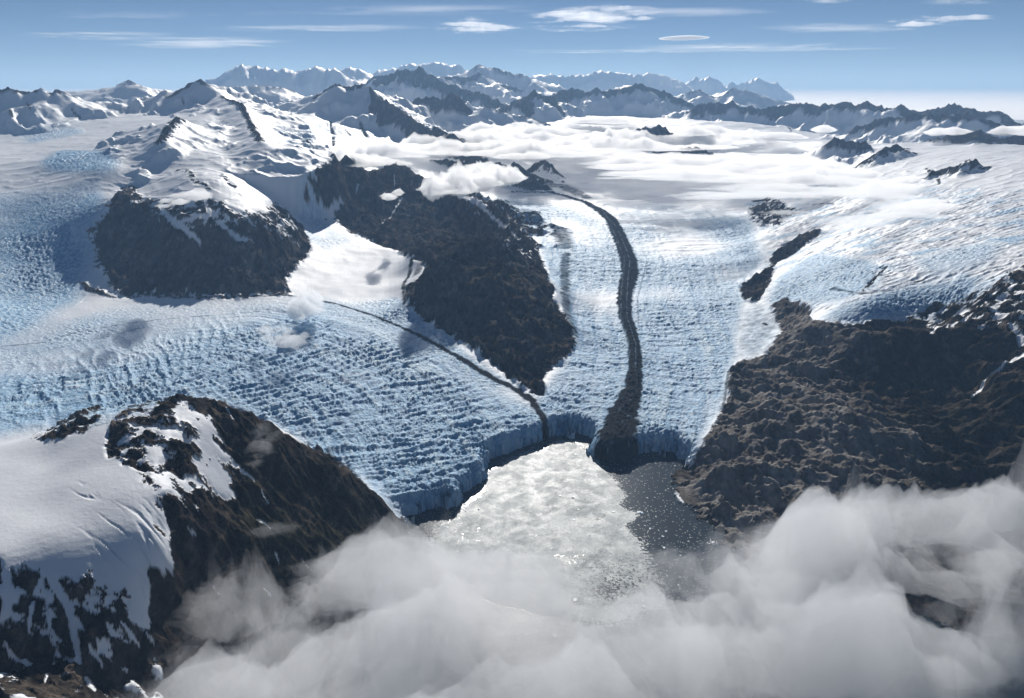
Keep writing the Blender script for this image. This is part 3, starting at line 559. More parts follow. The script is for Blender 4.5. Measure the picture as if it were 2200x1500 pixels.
# ------------------------------------------------------------------ materials
def mat_new(name):
    m = bpy.data.materials.new(name); m.use_nodes = True; nt = m.node_tree; nt.nodes.clear(); return m, nt
class NB:
    def __init__(s, nt): s.nt = nt
    def n(s, t, **kw):
        o = s.nt.nodes.new(t)
        for k, v in kw.items():
            if k.startswith('_'): setattr(o, k[1:], v)
            else: o.inputs[k.replace('__', ' ')].default_value = v
        return o
    def l(s, a, b): s.nt.links.new(a, b)
    def noise(s, vec, scale, detail=4, rough=.55, dist=0.0):
        t = s.n('ShaderNodeTexNoise'); t.inputs['Scale'].default_value = scale; t.inputs['Detail'].default_value = detail
        t.inputs['Roughness'].default_value = rough; t.inputs['Distortion'].default_value = dist; s.l(vec, t.inputs['Vector']); return t.outputs['Fac']
    def ramp(s, fac, stops):
        r = s.n('ShaderNodeValToRGB'); e = r.color_ramp.elements
        while len(e) < len(stops): e.new(.5)
        for q, (p, c) in zip(e, stops): q.position = p; q.color = (*c, 1) if len(c) == 3 else c
        s.l(fac, r.inputs[0]); return r.outputs[0]
    def mix(s, fac, a, b):
        m = s.n('ShaderNodeMix', _data_type='RGBA')
        for v, k in ((fac, 0), (a, 6), (b, 7)):
            if isinstance(v, (int, float)): m.inputs[k].default_value = v
            elif isinstance(v, tuple): m.inputs[k].default_value = (*v, 1)
            else: s.l(v, m.inputs[k])
        return m.outputs[2]
    def math(s, op, a, b=None, clamp=False):
        m = s.n('ShaderNodeMath', _operation=op); m.use_clamp = clamp
        for k, v in enumerate((a, b)):
            if v is None: continue
            if isinstance(v, (int, float)): m.inputs[k].default_value = v
            else: s.l(v, m.inputs[k])
        return m.outputs[0]
M, nt = mat_new('mountain ground'); b = NB(nt)
geo = b.n('ShaderNodeNewGeometry'); pos = geo.outputs['Position']
a1 = b.n('ShaderNodeAttribute', _attribute_name='cover'); a2 = b.n('ShaderNodeAttribute', _attribute_name='cover_fine')
s1_ = b.n('ShaderNodeSeparateColor'); b.l(a1.outputs['Color'], s1_.inputs[0]); s2_ = b.n('ShaderNodeSeparateColor'); b.l(a2.outputs['Color'], s2_.inputs[0])
rockA, iceA, dirtA = s1_.outputs; vegA, lightA, crevA = s2_.outputs
n1 = b.noise(pos, .9, 6, .6); n2 = b.noise(pos, 5.0, 5, .65); n3 = b.noise(pos, .18, 4)
mp = b.n('ShaderNodeMapping'); mp.inputs['Scale'].default_value = (1.6, .32, .6); mp.inputs['Rotation'].default_value = (0, 0, .25); b.l(pos, mp.inputs[0])
n1s = b.noise(mp.outputs[0], 1.1, 8, .68, .4)
n1d = b.math('ADD', b.math('MULTIPLY', n1, .45), b.math('MULTIPLY', n1s, .55))
rc_d = b.ramp(n1d, [(.40, (.010, .010, .010)), (.48, (.030, .027, .025)), (.54, (.072, .060, .050)), (.61, (.17, .138, .110))])
rc_l = b.ramp(n1d, [(.40, (.085, .078, .070)), (.5, (.22, .205, .187)), (.6, (.38, .36, .335))])
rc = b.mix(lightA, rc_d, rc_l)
rc = b.mix(b.math('MULTIPLY', vegA, b.math('MULTIPLY', n2, 1.5, True)), rc, (.040, .040, .016))
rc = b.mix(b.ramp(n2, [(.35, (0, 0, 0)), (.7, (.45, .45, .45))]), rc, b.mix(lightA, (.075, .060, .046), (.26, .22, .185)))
snow = b.mix(n3, (.86, .88, .905), (.90, .905, .92))
icec = b.ramp(b.math('ADD', crevA, b.math('MULTIPLY', b.math('SUBTRACT', n2, .5), .5)), [(.0, (.12, .30, .52)), (.22, (.25, .47, .70)), (.5, (.43, .64, .81)), (.85, (.72, .82, .90))])
col = b.mix(b.math('MULTIPLY', iceA, 1.25, True), snow, icec)
dn = b.math('MULTIPLY', b.math('MULTIPLY', dirtA, 1.35), b.math('ADD', .55, b.math('MULTIPLY', n2, .9)), True)
col = b.mix(dn, col, b.mix(n2, (.020, .023, .027), (.060, .060, .060)))
col = b.mix(rockA, col, rc)
bs = b.n('ShaderNodeBsdfPrincipled'); b.l(col, bs.inputs['Base Color'])
bare = b.math('MAXIMUM', rockA, dn)
rough = b.mix(bare, (.55, .55, .55), (1, 1, 1)); b.l(b.math('MULTIPLY', b.math('SUBTRACT', 1.0, bare), .28), bs.inputs['Specular IOR Level']); b.l(rough, bs.inputs['Roughness'])
bh = b.math('ADD', b.math('MULTIPLY', n2, b.math('ADD', .04, b.math('MULTIPLY', b.math('ADD', rockA, iceA), .26))), b.math('MULTIPLY', b.noise(pos, 16.0, 4, .6), b.math('MULTIPLY', b.math('ADD', rockA, iceA), .06)))
bp = b.n('ShaderNodeBump'); bp.inputs['Strength'].default_value = .8; bp.inputs['Distance'].default_value = .55; b.l(bh, bp.inputs['Height'])
b.l(bp.outputs[0], bs.inputs['Normal'])
out = b.n('ShaderNodeOutputMaterial'); b.l(bs.outputs[0], out.inputs[0])
M_GROUND = M

# ------------------------------------------------------------------ cut the relief into its glaciers, mountains and moraines
KEYS = {k: i for k, i in RK.items()}
def key(k):
    if k not in KEYS: KEYS[k] = len(KEYS)
    return KEYS[k]
obj = OID.copy(); obj[obj < 0] = key('snowfield')
def own(k, pts, keep=()):
    m = poly(pts)
    for q in keep: m &= obj != KEYS[q]
    obj[m] = key(k)
nearD = DD[:, None] < 62
own('left_glacier', [(-400,400),(0,310),(110,315),(250,310),(262,390),(215,460),(190,505),(213,535),(225,580),(240,620),(265,635),(380,637),(500,636),(612,632),(660,640),(720,652),(800,677),(870,706),(930,736),(1000,776),(1060,813),(1110,838),(1150,862),(1170,895),(1183,940),(1184,945),(1120,970),(1034,1010),(1036,1040),(985,1095),(900,1115),(860,1116),(700,966),(560,880),(460,840),(0,935),(-400,960)])
own('west_snowfield', [(-400,400),(-200,250),(0,255),(170,250),(350,200),(375,245),(345,300),(262,390),(250,310),(110,315),(0,310)], ('west_massif','west_dome','snow_peak'))
own('tributary_glacier', [(612,632),(606,600),(625,578),(655,550),(668,515),(640,475),(590,430),(560,300),(600,262),(680,270),(720,330),(641,402),(680,430),(715,470),(760,500),(830,530),(880,553),(905,560),(900,600),(868,615),(875,655),(920,695),(1000,740),(1040,765),(1090,805),(1145,845),(1110,838),(1060,813),(1000,776),(930,736),(870,706),(800,677),(720,652),(660,640)], ('dark_mountain','cloven_peak'))
own('right_glacier', [(1183,940),(1170,895),(1150,862),(1165,800),(1238,745),(1228,690),(1193,600),(1180,560),(1150,520),(1060,430),(1060,412),(1200,412),(1200,340),(1700,300),(1700,400),(1600,440),(1650,500),(1650,560),(1590,610),(1600,650),(1655,650),(1685,700),(1665,730),(1640,765),(1590,775),(1567,800),(1562,860),(1540,905),(1482,1000),(1450,985),(1340,1010),(1270,960),(1185,938)], ('dark_mountain','dark_hill','nunatak','cloud_peaks'))
own('icefield', [(1600,440),(1700,400),(1700,340),(1860,350),(2000,390),(2300,400),(2400,560),(2200,582),(2150,604),(2110,632),(2060,650),(1950,687),(1850,699),(1740,688),(1735,650),(1690,645),(1655,650),(1600,650),(1590,610),(1650,560),(1650,500)], ('snow_domes','cloud_peaks'))
own('west_mountain', [(190,508),(225,460),(262,395),(330,310),(380,250),(430,190),(520,235),(560,300),(590,430),(640,475),(668,515),(655,550),(625,578),(606,600),(612,633),(380,638),(270,635),(240,618),(225,580),(205,560),(213,535)], ())
own('dark_mountain', P_MT2); own('dark_mountain', [(700,352),(744,333),(800,372),(850,342),(920,386),(1060,445),(1150,545),(1100,600),(700,480)])
own('east_mountain', P_R); own('east_knoll', [(1588,622),(1600,605),(1630,590),(1655,572),(1650,560),(1665,545),(1690,520),(1740,500),(1765,490),(1760,505),(1720,535),(1662,570),(1658,600),(1650,615),(1625,650),(1600,645)])
mm = (tm > .0) & (DD[:, None] < 130); obj[mm] = key('moraine')
m = (track([(612,634,8),(660,640,9),(720,652,8),(800,677,9),(870,706,11),(930,736,14),(1000,776,18),(1060,813,20),(1110,838,23),(1145,862,25),(1166,895,21),(1180,935,18)]) > 0); obj[m & ~lake] = key('thin_moraine')
# the near dome: everything in front of its crest line
cr_pts = [(-400,960),(0,948),(60,940),(130,905),(200,873),(280,878),(330,862),(380,850),(450,855),(520,885),(580,915),(650,950),(720,985),(770,1030),(820,1075),(862,1112),(900,1150),(940,1300),(940,1560),(-400,1560)]
nd = poly([(x, y + 3) for x, y in cr_pts]) ; nd |= (DD[:, None] < 30.5) & (U[None, :] < ray(300, 900)[0]); nd &= DD[:, None] < 40
snow_near = nd & (blur(rk, 12) < .42)
obj[nd] = key('near_mountain'); obj[snow_near] = key('near_snow')
NAMES = {
 'snowfield': ('snowfield', 'broad bright upper icefield of smooth snow between the distant peaks', 'snowfield'),
 'west_snowfield': ('snowfield', 'smooth white snow basin between the left snow peaks, above the icefall', 'snowfield'),
 'left_glacier': ('glacier', 'crevassed pale blue glacier sweeping from the left edge to the largest ice front', 'glacier'),
 'tributary_glacier': ('glacier', 'smooth grey white tributary glacier squeezed between the two dark mountains', 'glacier'),
 'right_glacier': ('glacier', 'wide blue glacier flowing straight down both sides of the broad dark moraine', 'glacier'),
 'icefield': ('icefall', 'tumbled white and blue icefall spilling over the brown rock on the right', 'icefall'),
 'moraine': ('moraine', 'broad black curving band of rubble down the middle of the wide blue glacier', 'moraine'),
 'thin_moraine': ('moraine', 'thin dark line of rubble crossing the left glacier diagonally to the water', 'moraine'),
 'west_mountain': ('mountain', 'dark rock spur with a snow covered top standing left of the tributary glacier', 'mountain'),
 'dark_mountain': ('mountain', 'long dark brown mountain between the tributary glacier and the wide blue glacier', 'mountain'),
 'dark_hill': ('hill', 'dark hillside under small clouds where the moraine band begins', 'hill'),
 'east_mountain': ('mountain', 'fractured brown rock mountainside on the right shore of the fjord', 'mountain'),
 'east_knoll': ('hill', 'small bare brown rock rib poking up between wide glacier and icefall', 'hill'),
 'near_mountain': ('mountain', 'near dark mountainside with ragged snow patches in the lower left', 'mountain'),
 'near_snow': ('snowfield', 'smooth near snow dome filling the lower left corner beside dark rocks', 'snowfield'),
 'far_west': ('mountain', 'flat topped blue white massif on the skyline left of centre', 'mountain'),
 'far_centre': ('mountain', 'pale jagged summits highest on the skyline just left of centre', 'mountain'),
 'far_peak': ('mountain', 'blue pyramid peak with long right shoulder on the central skyline', 'mountain'),
 'far_east': ('mountain', 'pale hazy range on the skyline right of the blue pyramid', 'mountain'),
 'far_twin': ('mountain', 'lone distant twin peaked blue mountain near the cloud sea', 'mountain'),
 'far_castle': ('mountain', 'distant craggy blue mountain, the rightmost on the skyline', 'mountain'),
 'black_ridge': ('mountain', 'dark rock ridge with a pointed top below the central skyline', 'mountain'),
 'mid_spurs': ('mountain', 'snow and rock spurs descending right of the black pointed ridge', 'mountain'),
 'serrated_range': ('mountain', 'serrated dark crest over a blue shaded snow wall, right of centre', 'mountain'),
 'white_range': ('mountain', 'gentle white snow hills in front of the rightmost skyline mountains', 'mountain'),
 'east_wall': ('mountain', 'long dark toothed ridge above a shaded snow wall, before the cloud sea', 'mountain'),
 'east_spurs': ('mountain', 'dark spur with snow apron below the long toothed ridge at right', 'mountain'),
 'east_peaks': ('mountain', 'steep dark peak with snow flanks at the right edge above the snow domes', 'mountain'),
 'snow_domes': ('mountain', 'smooth snow domes with small black rock tips at the right edge', 'mountain'),
 'west_massif': ('mountain', 'rounded blue shaded snow massif at the left edge of the skyline', 'mountain'),
 'west_dome': ('mountain', 'low white snow cone with a tiny summit knob on the left skyline', 'mountain'),
 'snow_peak': ('mountain', 'steep snow peak with knobbed summit above the left dark rock spur', 'mountain'),
 'back_ridge': ('mountain', 'low snow ridge just behind and right of the knobbed snow peak', 'mountain'),
 'cloven_peak': ('mountain', 'large twin topped snow mountain with black rock face running down right', 'mountain'),
 'horn': ('mountain', 'sharp black horn with a thin ridge, behind the large snow mountain', 'mountain'),
 'nunatak': ('rock outcrop', 'small dark rock outcrop in the upper glacier below the cloud bank', 'rock outcrop'),
 'cloud_peaks': ('rock outcrop', 'scattered dark rock tips rising out of the valley cloud at right', 'rock outcrop'),
}
Zf = Z.astype(np.float32)
verts = np.stack([X, Y, Z], -1).astype(np.float32)
cov = np.stack([rock, icem * (1 - 0 * rock), dirt, np.ones_like(rock)], -1).astype(np.float32)
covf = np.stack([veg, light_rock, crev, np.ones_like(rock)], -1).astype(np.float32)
# surface normals of the whole relief so that neighbouring pieces shade as one
dU = np.zeros_like(verts); dV = np.zeros_like(verts)
dU[:, 1:-1] = verts[:, 2:] - verts[:, :-2]; dU[:, 0] = dU[:, 1]; dU[:, -1] = dU[:, -2]
dV[1:-1] = verts[2:] - verts[:-2]; dV[0] = dV[1]; dV[-1] = dV[-2]
NRM = np.cross(dU, dV); NRM /= np.linalg.norm(NRM, axis=-1, keepdims=True) + 1e-12
fid = obj[:-1, :-1]
sub = lake[:-1, :-1] & lake[1:, :-1] & lake[:-1, 1:] & lake[1:, 1:]
def cut_mesh(name, jj, ii):
    base = jj * NU + ii
    quads = np.stack([base, base + 1, base + NU + 1, base + NU], 1)
    used, inv = np.unique(quads.ravel(), return_inverse=True)
    me = bpy.data.meshes.new(name)
    me.vertices.add(len(used)); me.vertices.foreach_set('co', verts.reshape(-1, 3)[used].ravel())
    nf = len(quads); me.loops.add(nf * 4); me.loops.foreach_set('vertex_index', inv.astype(np.int32).ravel())
    me.polygons.add(nf); me.polygons.foreach_set('loop_start', np.arange(nf, dtype=np.int32) * 4)
    me.polygons.foreach_set('use_smooth', np.ones(nf, bool))
    for an_, arr in (('cover', cov), ('cover_fine', covf)):
        ca = me.color_attributes.new(an_, 'FLOAT_COLOR', 'POINT'); ca.data.foreach_set('color', arr.reshape(-1, 4)[used].ravel())
    me.update(calc_edges=True)
    me.normals_split_custom_set_from_vertices(NRM.reshape(-1, 3)[used])
    me.materials.append(M_GROUND)
    o = bpy.data.objects.new(name, me); sc.collection.objects.link(o); return o
snowy = rock[:-1, :-1] < .5
front = (lf[:-1, :-1] > .02) & (DD[:-1, None] < 60)
for k, idx in KEYS.items():
    name, label, cat = NAMES[k]
    mine = (fid == idx) & ~sub
    if cat in ('mountain', 'hill', 'rock outcrop') and k != 'snow_domes': part, pname = mine & snowy, 'snow_cover'
    elif k in ('left_glacier', 'right_glacier'): part, pname = mine & front, 'ice_front'
    elif k == 'icefield' or k == 'snow_domes': part, pname = mine & ~snowy, 'bare_rock'
    else: part, pname = np.zeros_like(mine), ''
    if part.sum() < 60 or (mine & ~part).sum() < 30: part = np.zeros_like(mine)
    jj, ii = np.nonzero(mine & ~part)
    if len(jj) < 30: continue
    o = cut_mesh(name, jj, ii); tag(o, label, cat, 'structure')
    if part.any(): c = cut_mesh(pname, *np.nonzero(part)); c.parent = o
print('terrain', time.time() - T0, sum(len(o.data.polygons) for o in sc.objects if o.type == 'MESH'))

# ------------------------------------------------------------------ the fjord and its floating ice
def mesh_obj(name, v, f, mat, smooth=False):
    me = bpy.data.meshes.new(name); me.from_pydata(v, [], f); me.update()
    if smooth: me.polygons.foreach_set('use_smooth', np.ones(len(me.polygons), bool))
    me.materials.append(mat); o = bpy.data.objects.new(name, me); sc.collection.objects.link(o); return o
M, nt = mat_new('fjord water'); b = NB(nt); geo = b.n('ShaderNodeNewGeometry'); pos = geo.outputs['Position']
bs = b.n('ShaderNodeBsdfPrincipled'); bs.inputs['Base Color'].default_value = (.035, .047, .056, 1); bs.inputs['Roughness'].default_value = .15; bs.inputs['IOR'].default_value = 1.33
bp = b.n('ShaderNodeBump'); bp.inputs['Strength'].default_value = .25; bp.inputs['Distance'].default_value = .02; b.l(b.noise(pos, 14, 4, .6), bp.inputs['Height']); b.l(bp.outputs[0], bs.inputs['Normal'])
out = b.n('ShaderNodeOutputMaterial'); b.l(bs.outputs[0], out.inputs[0]); M_WATER = M
w = mesh_obj('water', [(-22, 2, 0), (45, 2, 0), (45, 54, 0), (-22, 54, 0)], [(0, 1, 2, 3)], M_WATER)
tag(w, 'dark grey fjord water in front of the glacier fronts', 'water', 'structure')
M, nt = mat_new('brash ice'); b = NB(nt); geo = b.n('ShaderNodeNewGeometry'); pos = geo.outputs['Position']
bs = b.n('ShaderNodeBsdfPrincipled')
bn = b.math('ADD', b.math('MULTIPLY', b.noise(pos, .35, 5, .6, .6), .5), b.math('MULTIPLY', b.noise(pos, 7.0, 8, .75), .5))
b.l(b.ramp(bn, [(.42, (.09, .125, .14)), (.48, (.19, .23, .24)), (.54, (.29, .325, .33)), (.64, (.46, .50, .51))]), bs.inputs['Base Color'])
b.l(b.ramp(b.noise(pos, 1.2, 8, .7, .5), [(.40, (.34, .34, .34)), (.60, (.52, .52, .52))]), bs.inputs['Roughness']); bs.inputs['Specular IOR Level'].default_value = .26
bp = b.n('ShaderNodeBump'); bp.inputs['Strength'].default_value = .6; bp.inputs['Distance'].default_value = .02; b.l(b.noise(pos, 30, 4, .8), bp.inputs['Height']); b.l(bp.outputs[0], bs.inputs['Normal'])
out = b.n('ShaderNodeOutputMaterial'); b.l(bs.outputs[0], out.inputs[0]); M_BRASH = M
def wp(px, py, z=0.0):
    a, s = ray(px, py); D = (z - H) / s; return D * np.sin(a), D * np.cos(a)
BR = [(1210,945),(1232,950),(1262,968),(1280,985),(1300,1008),(1312,1020),(1332,1045),(1345,1062),(1335,1085),(1362,1100),(1372,1112),(1345,1130),(1365,1150),(1380,1168),(1390,1200),(1420,1240),(1430,1300),(1330,1345),(1180,1330),(1040,1290),(960,1240),(915,1180),(935,1132),(975,1110),(995,1082),(1030,1068),(1040,1040),(1045,1015),(1070,1000),(1110,978),(1130,968),(1168,966),(1185,952)]
q = np.array([wp(*p) for p in BR]); GS = .04
gx, gy = np.meshgrid(np.arange(-8, 12, GS), np.arange(14, 46, GS))
inside = np.zeros(gx.shape, bool)
for (xa, ya), (xb, yb) in zip(q, np.roll(q, -1, 0)):
    c = ((ya <= gy) & (yb > gy)) | ((yb <= gy) & (ya > gy)); inside ^= c & (gx < xa + (gy - ya) / (yb - ya + 1e-12) * (xb - xa))
f = blur(inside.astype(np.float32), 7)
f2 = f + fbm(gx / 1.6, gy / 1.0, 6, 200) * .42 * (1 - np.abs(2 * f - 1) ** 2 * .6)
# open leads inside the brash
def bl_(px, py, rx, ry):
    px_, py_ = project(gx, gy, 0 * gx); return np.exp(-((px_ - px) / rx) ** 2 - ((py_ - py) / ry) ** 2)
f2 -= bl_(1215, 1190, 34, 12) * (.35 + fbm(gx / .5, gy / .35, 4, 210) * .9) + bl_(1290, 1110, 40, 26) * (.25 + fbm(gx / .3, gy / .3, 4, 211) * .8) + bl_(1300, 1270, 50, 20) * (.5 + fbm(gx / .4, gy / .3, 4, 212) * .9) + bl_(1000, 1150, 50, 30) * (fbm(gx / .25, gy / .2, 4, 213) * .8) + bl_(1235, 1294, 14, 10) * .9
ff = fbm(gx / .16, gy / .12, 4, 220, .7)
loose = np.clip(.0 + bl_(980, 1150, 90, 50) * .8 + bl_(1230, 1215, 60, 30) * .8 + bl_(1330, 1250, 120, 80) + (1 - f) * 1.0, 0, 1.1)
f2 = f2 + ff * loose * 1.1 - .12 * loose
f3 = fbm(gx / .13, gy / .11, 3, 230) - .30 + .30 * np.clip(blur(f, 20) * 2, 0, 1) + .1 * fbm(gx / 1.2, gy / .8, 3, 231)
ok = (f2 > .5) | ((f3 > .43) & (blur(f, 25) > .03))
uj = np.clip(((np.arctan2(gx, gy) + UMAX) / (2 * UMAX) * (NU - 1)).astype(int), 0, NU - 1); vj_ = np.clip(np.searchsorted(V, np.log(np.hypot(gx, gy)).ravel()).reshape(gx.shape), 0, NV - 1)
ok &= lake[vj_, uj]
cell = ok[:-1, :-1]; jj, ii = np.nonzero(cell); W_ = gx.shape[1]; base = jj * W_ + ii
quads = np.stack([base, base + 1, base + W_ + 1, base + W_], 1); used, inv = np.unique(quads.ravel(), return_inverse=True)
vv = np.stack([gx.ravel(), gy.ravel(), np.full(gx.size, .006)], 1)[used]
o = mesh_obj('brash_ice', vv.tolist(), inv.reshape(-1, 4).tolist(), M_BRASH, True)
tag(o, 'pale sheet of floating brash ice glittering on the fjord', 'brash ice', 'stuff')
M, nt = mat_new('iceberg ice'); b = NB(nt); bs = b.n('ShaderNodeBsdfPrincipled'); geo = b.n('ShaderNodeNewGeometry')
b.l(b.ramp(b.noise(geo.outputs['Position'], 12, 3), [(.3, (.50, .68, .80)), (.6, (.82, .87, .90))]), bs.inputs['Base Color']); bs.inputs['Roughness'].default_value = .45
out = b.n('ShaderNodeOutputMaterial'); b.l(bs.outputs[0], out.inputs[0]); M_BERG = M
import bmesh
def berg_mesh(seed, kind):
    rs_ = np.random.RandomState(seed); bm = bmesh.new(); bmesh.ops.create_icosphere(bm, subdivisions=3, radius=1.0)
    nv = rs_.rand(5, 3) * 2 - 1
    for v in bm.verts:
        p = np.array(v.co); r = 1 + .35 * math.sin(p @ nv[0] * 3 + seed) + .22 * math.sin(p @ nv[1] * 7) + .12 * math.sin(p @ nv[2] * 13)
        p = p * r
        if kind == 0: p[2] = min(p[2], .34 + .06 * math.sin(p[0] * 5))          # tabular
        elif kind == 1: p[2] = p[2] * (1.0 if p[0] > 0 else .5)                     # pinnacled
        else: p[2] *= .45
        v.co = (p[0] * 1.3, p[1], p[2] * .6)
    me = bpy.data.meshes.new('iceberg'); bm.to_mesh(me); bm.free(); me.materials.append(M_BERG); return me
bmz = [berg_mesh(s, s % 3) for s in range(6)]
rb = np.random.RandomState(5); nb = 0; tries = 0
named = [(1236,1290,.15,'largest dark edged iceberg, afloat in open water beside the fog'), (1375,1102,.20,'blue white iceberg at the ragged right edge of the brash ice'), (1397,1136,.10,'lone small iceberg in dark water nearest the brown rock shore'), (1318,1100,.10,'small grey iceberg frozen in the right side of the brash ice'), (1232,1070,.10,'bluish iceberg in the middle of the bright brash ice'), (1424,1153,.08,'tiny white iceberg in the dark water just above the fog')]
def put_berg(px, py, s, label, grp):
    global nb
    x, y = wp(px, py); o = bpy.data.objects.new('iceberg', bmz[nb % 6]); sc.collection.objects.link(o)
    o.location = (x, y, .012); o.scale = (s * .5, s * .5, s * .5); o.rotation_euler = (0, 0, rb.rand() * 6.28); nb += 1
    tag(o, label, 'iceberg', None, grp)
for px, py, s, lb in named: put_berg(px, py, s, lb, None)
G1 = 'tiny icebergs scattered through the brash ice'; G2 = 'tiny icebergs drifting in the dark open water'
while nb < 190 and tries < 4000:
    tries += 1; px = rb.uniform(960, 1480); py = rb.uniform(960, 1330); x, y = wp(px, py)
    ix, iy = int((x + 8) / GS), int((y - 14) / GS)
    if not (0 <= ix < gx.shape[1] and 0 <= iy < gx.shape[0]): continue
    s = .03 + .06 * rb.rand() ** 3
    ui = int((math.atan2(x, y) + UMAX) / (2 * UMAX) * (NU - 1)); vj = np.searchsorted(V, math.log(math.hypot(x, y)))
    if not lake[max(vj - 6, 0):vj + 6, ui - 6:ui + 6].all(): continue
    if ok[iy, ix]: put_berg(px, py, s, 'tiny pale iceberg among the brash ice on the fjord', G1)
    elif rb.rand() < .6: put_berg(px, py, s, 'tiny white iceberg drifting in the dark open fjord water', G2)

# ------------------------------------------------------------------ clouds: closed meshes filled with an even white volume
def vol_mat(name, dens, col=(1, 1, 1), aniso=.35):
    m, nt = mat_new(name); b = NB(nt); pv = b.n('ShaderNodeVolumePrincipled'); pv.inputs['Color'].default_value = (*col, 1)
    pv.inputs['Density'].default_value = dens; pv.inputs['Absorption Color'].default_value = (1, 1, 1, 1); pv.inputs['Anisotropy'].default_value = aniso
    out = b.n('ShaderNodeOutputMaterial'); b.l(pv.outputs[0], out.inputs['Volume']); return m
def cloud(name, label, blobs, zc, Hh, L, dens, res=1.0, amp=.9, cut=.35, seed=0, stretch=(1, 1), cat='cloud', zslope=0, thick=(.6, .4), aniso=.4, col=(1, 1, 1), group=None, field=None, gain=.5, oct=7, power=1.0, rip=.45, dr=None, ur=None):
    """blobs: (photo x, photo y, half width, half height, strength) laid on the level zc"""
    B = np.array(blobs, float) if blobs else None
    if ur is None:
        x0 = (B[:, 0] - 2.0 * B[:, 2]).min(); x1 = (B[:, 0] + 2.0 * B[:, 2]).max()
        y0 = (B[:, 1] - 2.0 * B[:, 3]).min(); y1 = (B[:, 1] + 2.0 * B[:, 3]).max()
        cs = [ray(x, y) for x in (x0, (x0 + x1) / 2, x1) for y in (y0, y1)]
        ds = [(zc - H) / s for a, s in cs]
        ds = [d if d > 0 else 2500 for d in ds]
        ua0, ua1 = min(a for a, s in cs), max(a for a, s in cs); d0, d1 = min(ds), min(max(ds), 2500)
    else: (ua0, ua1), (d0, d1) = ur, dr
    pxs = 2.15 / F * res                       # one output pixel as an angle
    nu_ = int(min(1100, (ua1 - ua0) / pxs)); 
    mid = math.sqrt(d0 * d1); dv_ = pxs / max(abs(zc - H) / mid, .03) * .8
    nv_ = int(np.clip(math.log(d1 / d0) / dv_, 30, 900)); nu_ = max(nu_, 40)
    uu = np.linspace(ua0, ua1, nu_); vv = np.linspace(math.log(d0), math.log(d1), nv_)
    D_ = np.exp(vv)[:, None]; x = D_ * np.sin(uu)[None]; y = D_ * np.cos(uu)[None]
    px, py = project(x, y, np.full(x.shape, zc))
    if field is not None: c = field(px, py, x, y)
    else:
        c = np.zeros(x.shape)
        for bx, by, rx_, ry_, w_ in B: c = c + w_ * np.exp(-((px - bx) / rx_) ** 2 * 1.2 - ((py - by) / ry_) ** 2 * 1.2)
        c = np.minimum(c, 1.25)
    wxx = fbm(x / L * .6, y / L * .6, 3, seed + 300); wyy = fbm(x / L * .6, y / L * .6, 3, seed + 320)
    n_ = fbm((x + wxx * L * .5) / L / stretch[0], (y + wyy * L * .5) / L / stretch[1], oct, seed + 340, gain)
    T = np.clip(c + amp * n_ * np.clip(c * 1.6, 0, 1) - cut, 0, None) ** power
    e = np.ones(T.shape, bool); e[1:-1, 1:-1] = False; T[e] = 0
    T = T * Hh
    n3_ = fbm(x / L * 1.7 / stretch[0], y / L * 1.7 / stretch[1], 4, seed + 360) * rip * 2
    top = zc + T * thick[0] * (1 + n3_); bot = zc - T * thick[1]
    act = T > 1e-4
    cell = act[:-1, :-1] | act[1:, :-1] | act[:-1, 1:] | act[1:, 1:]
    jj, ii = np.nonzero(cell)
    if len(jj) == 0: return None
    base = jj * nu_ + ii; qt = np.stack([base, base + 1, base + nu_ + 1, base + nu_], 1)
    used, inv = np.unique(qt.ravel(), return_inverse=True); nU_ = len(used)
    xs, ys = x.ravel()[used], y.ravel()[used]; tu, bu, au = top.ravel()[used], bot.ravel()[used], act.ravel()[used]
    bi = np.where(au, nU_ + np.cumsum(au) - 1, np.arange(nU_))
    co = np.concatenate([np.stack([xs, ys, np.where(au, tu, zc)], 1), np.stack([xs, ys, bu], 1)[au]])
    inv = inv.reshape(-1, 4); fb = bi[inv][:, ::-1]
    allq = np.concatenate([inv, fb]).astype(np.int32)
    me = bpy.data.meshes.new(name); me.vertices.add(len(co)); me.vertices.foreach_set('co', co.astype(np.float32).ravel())
    me.loops.add(allq.size); me.loops.foreach_set('vertex_index', allq.ravel()); me.polygons.add(len(allq)); me.polygons.foreach_set('loop_start', np.arange(len(allq), dtype=np.int32) * 4)
    me.update(calc_edges=True)
    me.materials.append(vol_mat(name + ' vapour', dens, col, aniso))
    o = bpy.data.objects.new(name, me); sc.collection.objects.link(o); tag(o, label, cat, None, group); return o
cloud('fog_bank', 'large soft grey fog bank covering the bottom of the view', [
  (780,1225,110,48,.85),(910,1195,110,38,.85),(1050,1232,140,45,.85),(1180,1235,70,45,.5),(660,1290,60,60,.5),(860,1290,150,50,.55),(1050,1320,140,50,.6),
  (1000,1440,340,90,1),(700,1490,260,60,1),(1350,1350,230,70,1),(1600,1270,150,80,1),(1740,1190,140,55,1),(1900,1125,170,48,.95),(2110,1100,130,50,.9),(1900,1240,200,80,.9),
  (1650,1420,250,90,1),(1900,1380,180,80,.95),(1980,1480,130,50,.7),(480,1500,130,50,.8),(620,1140,110,25,.3),(1450,1200,80,35,.4),(2170,1230,110,70,.65),(2100,1400,120,80,.5),(900,1580,900,80,1),(1100,1380,240,60,1),(850,1400,250,60,.7),(1250,1480,400,60,1)],
  6.2, 1.5, 4.2, .60, col=(.93, .94, .95), res=1.1, amp=1.25, cut=.2, seed=1, rip=.22, power=1.35, gain=.58, aniso=.3, oct=8)
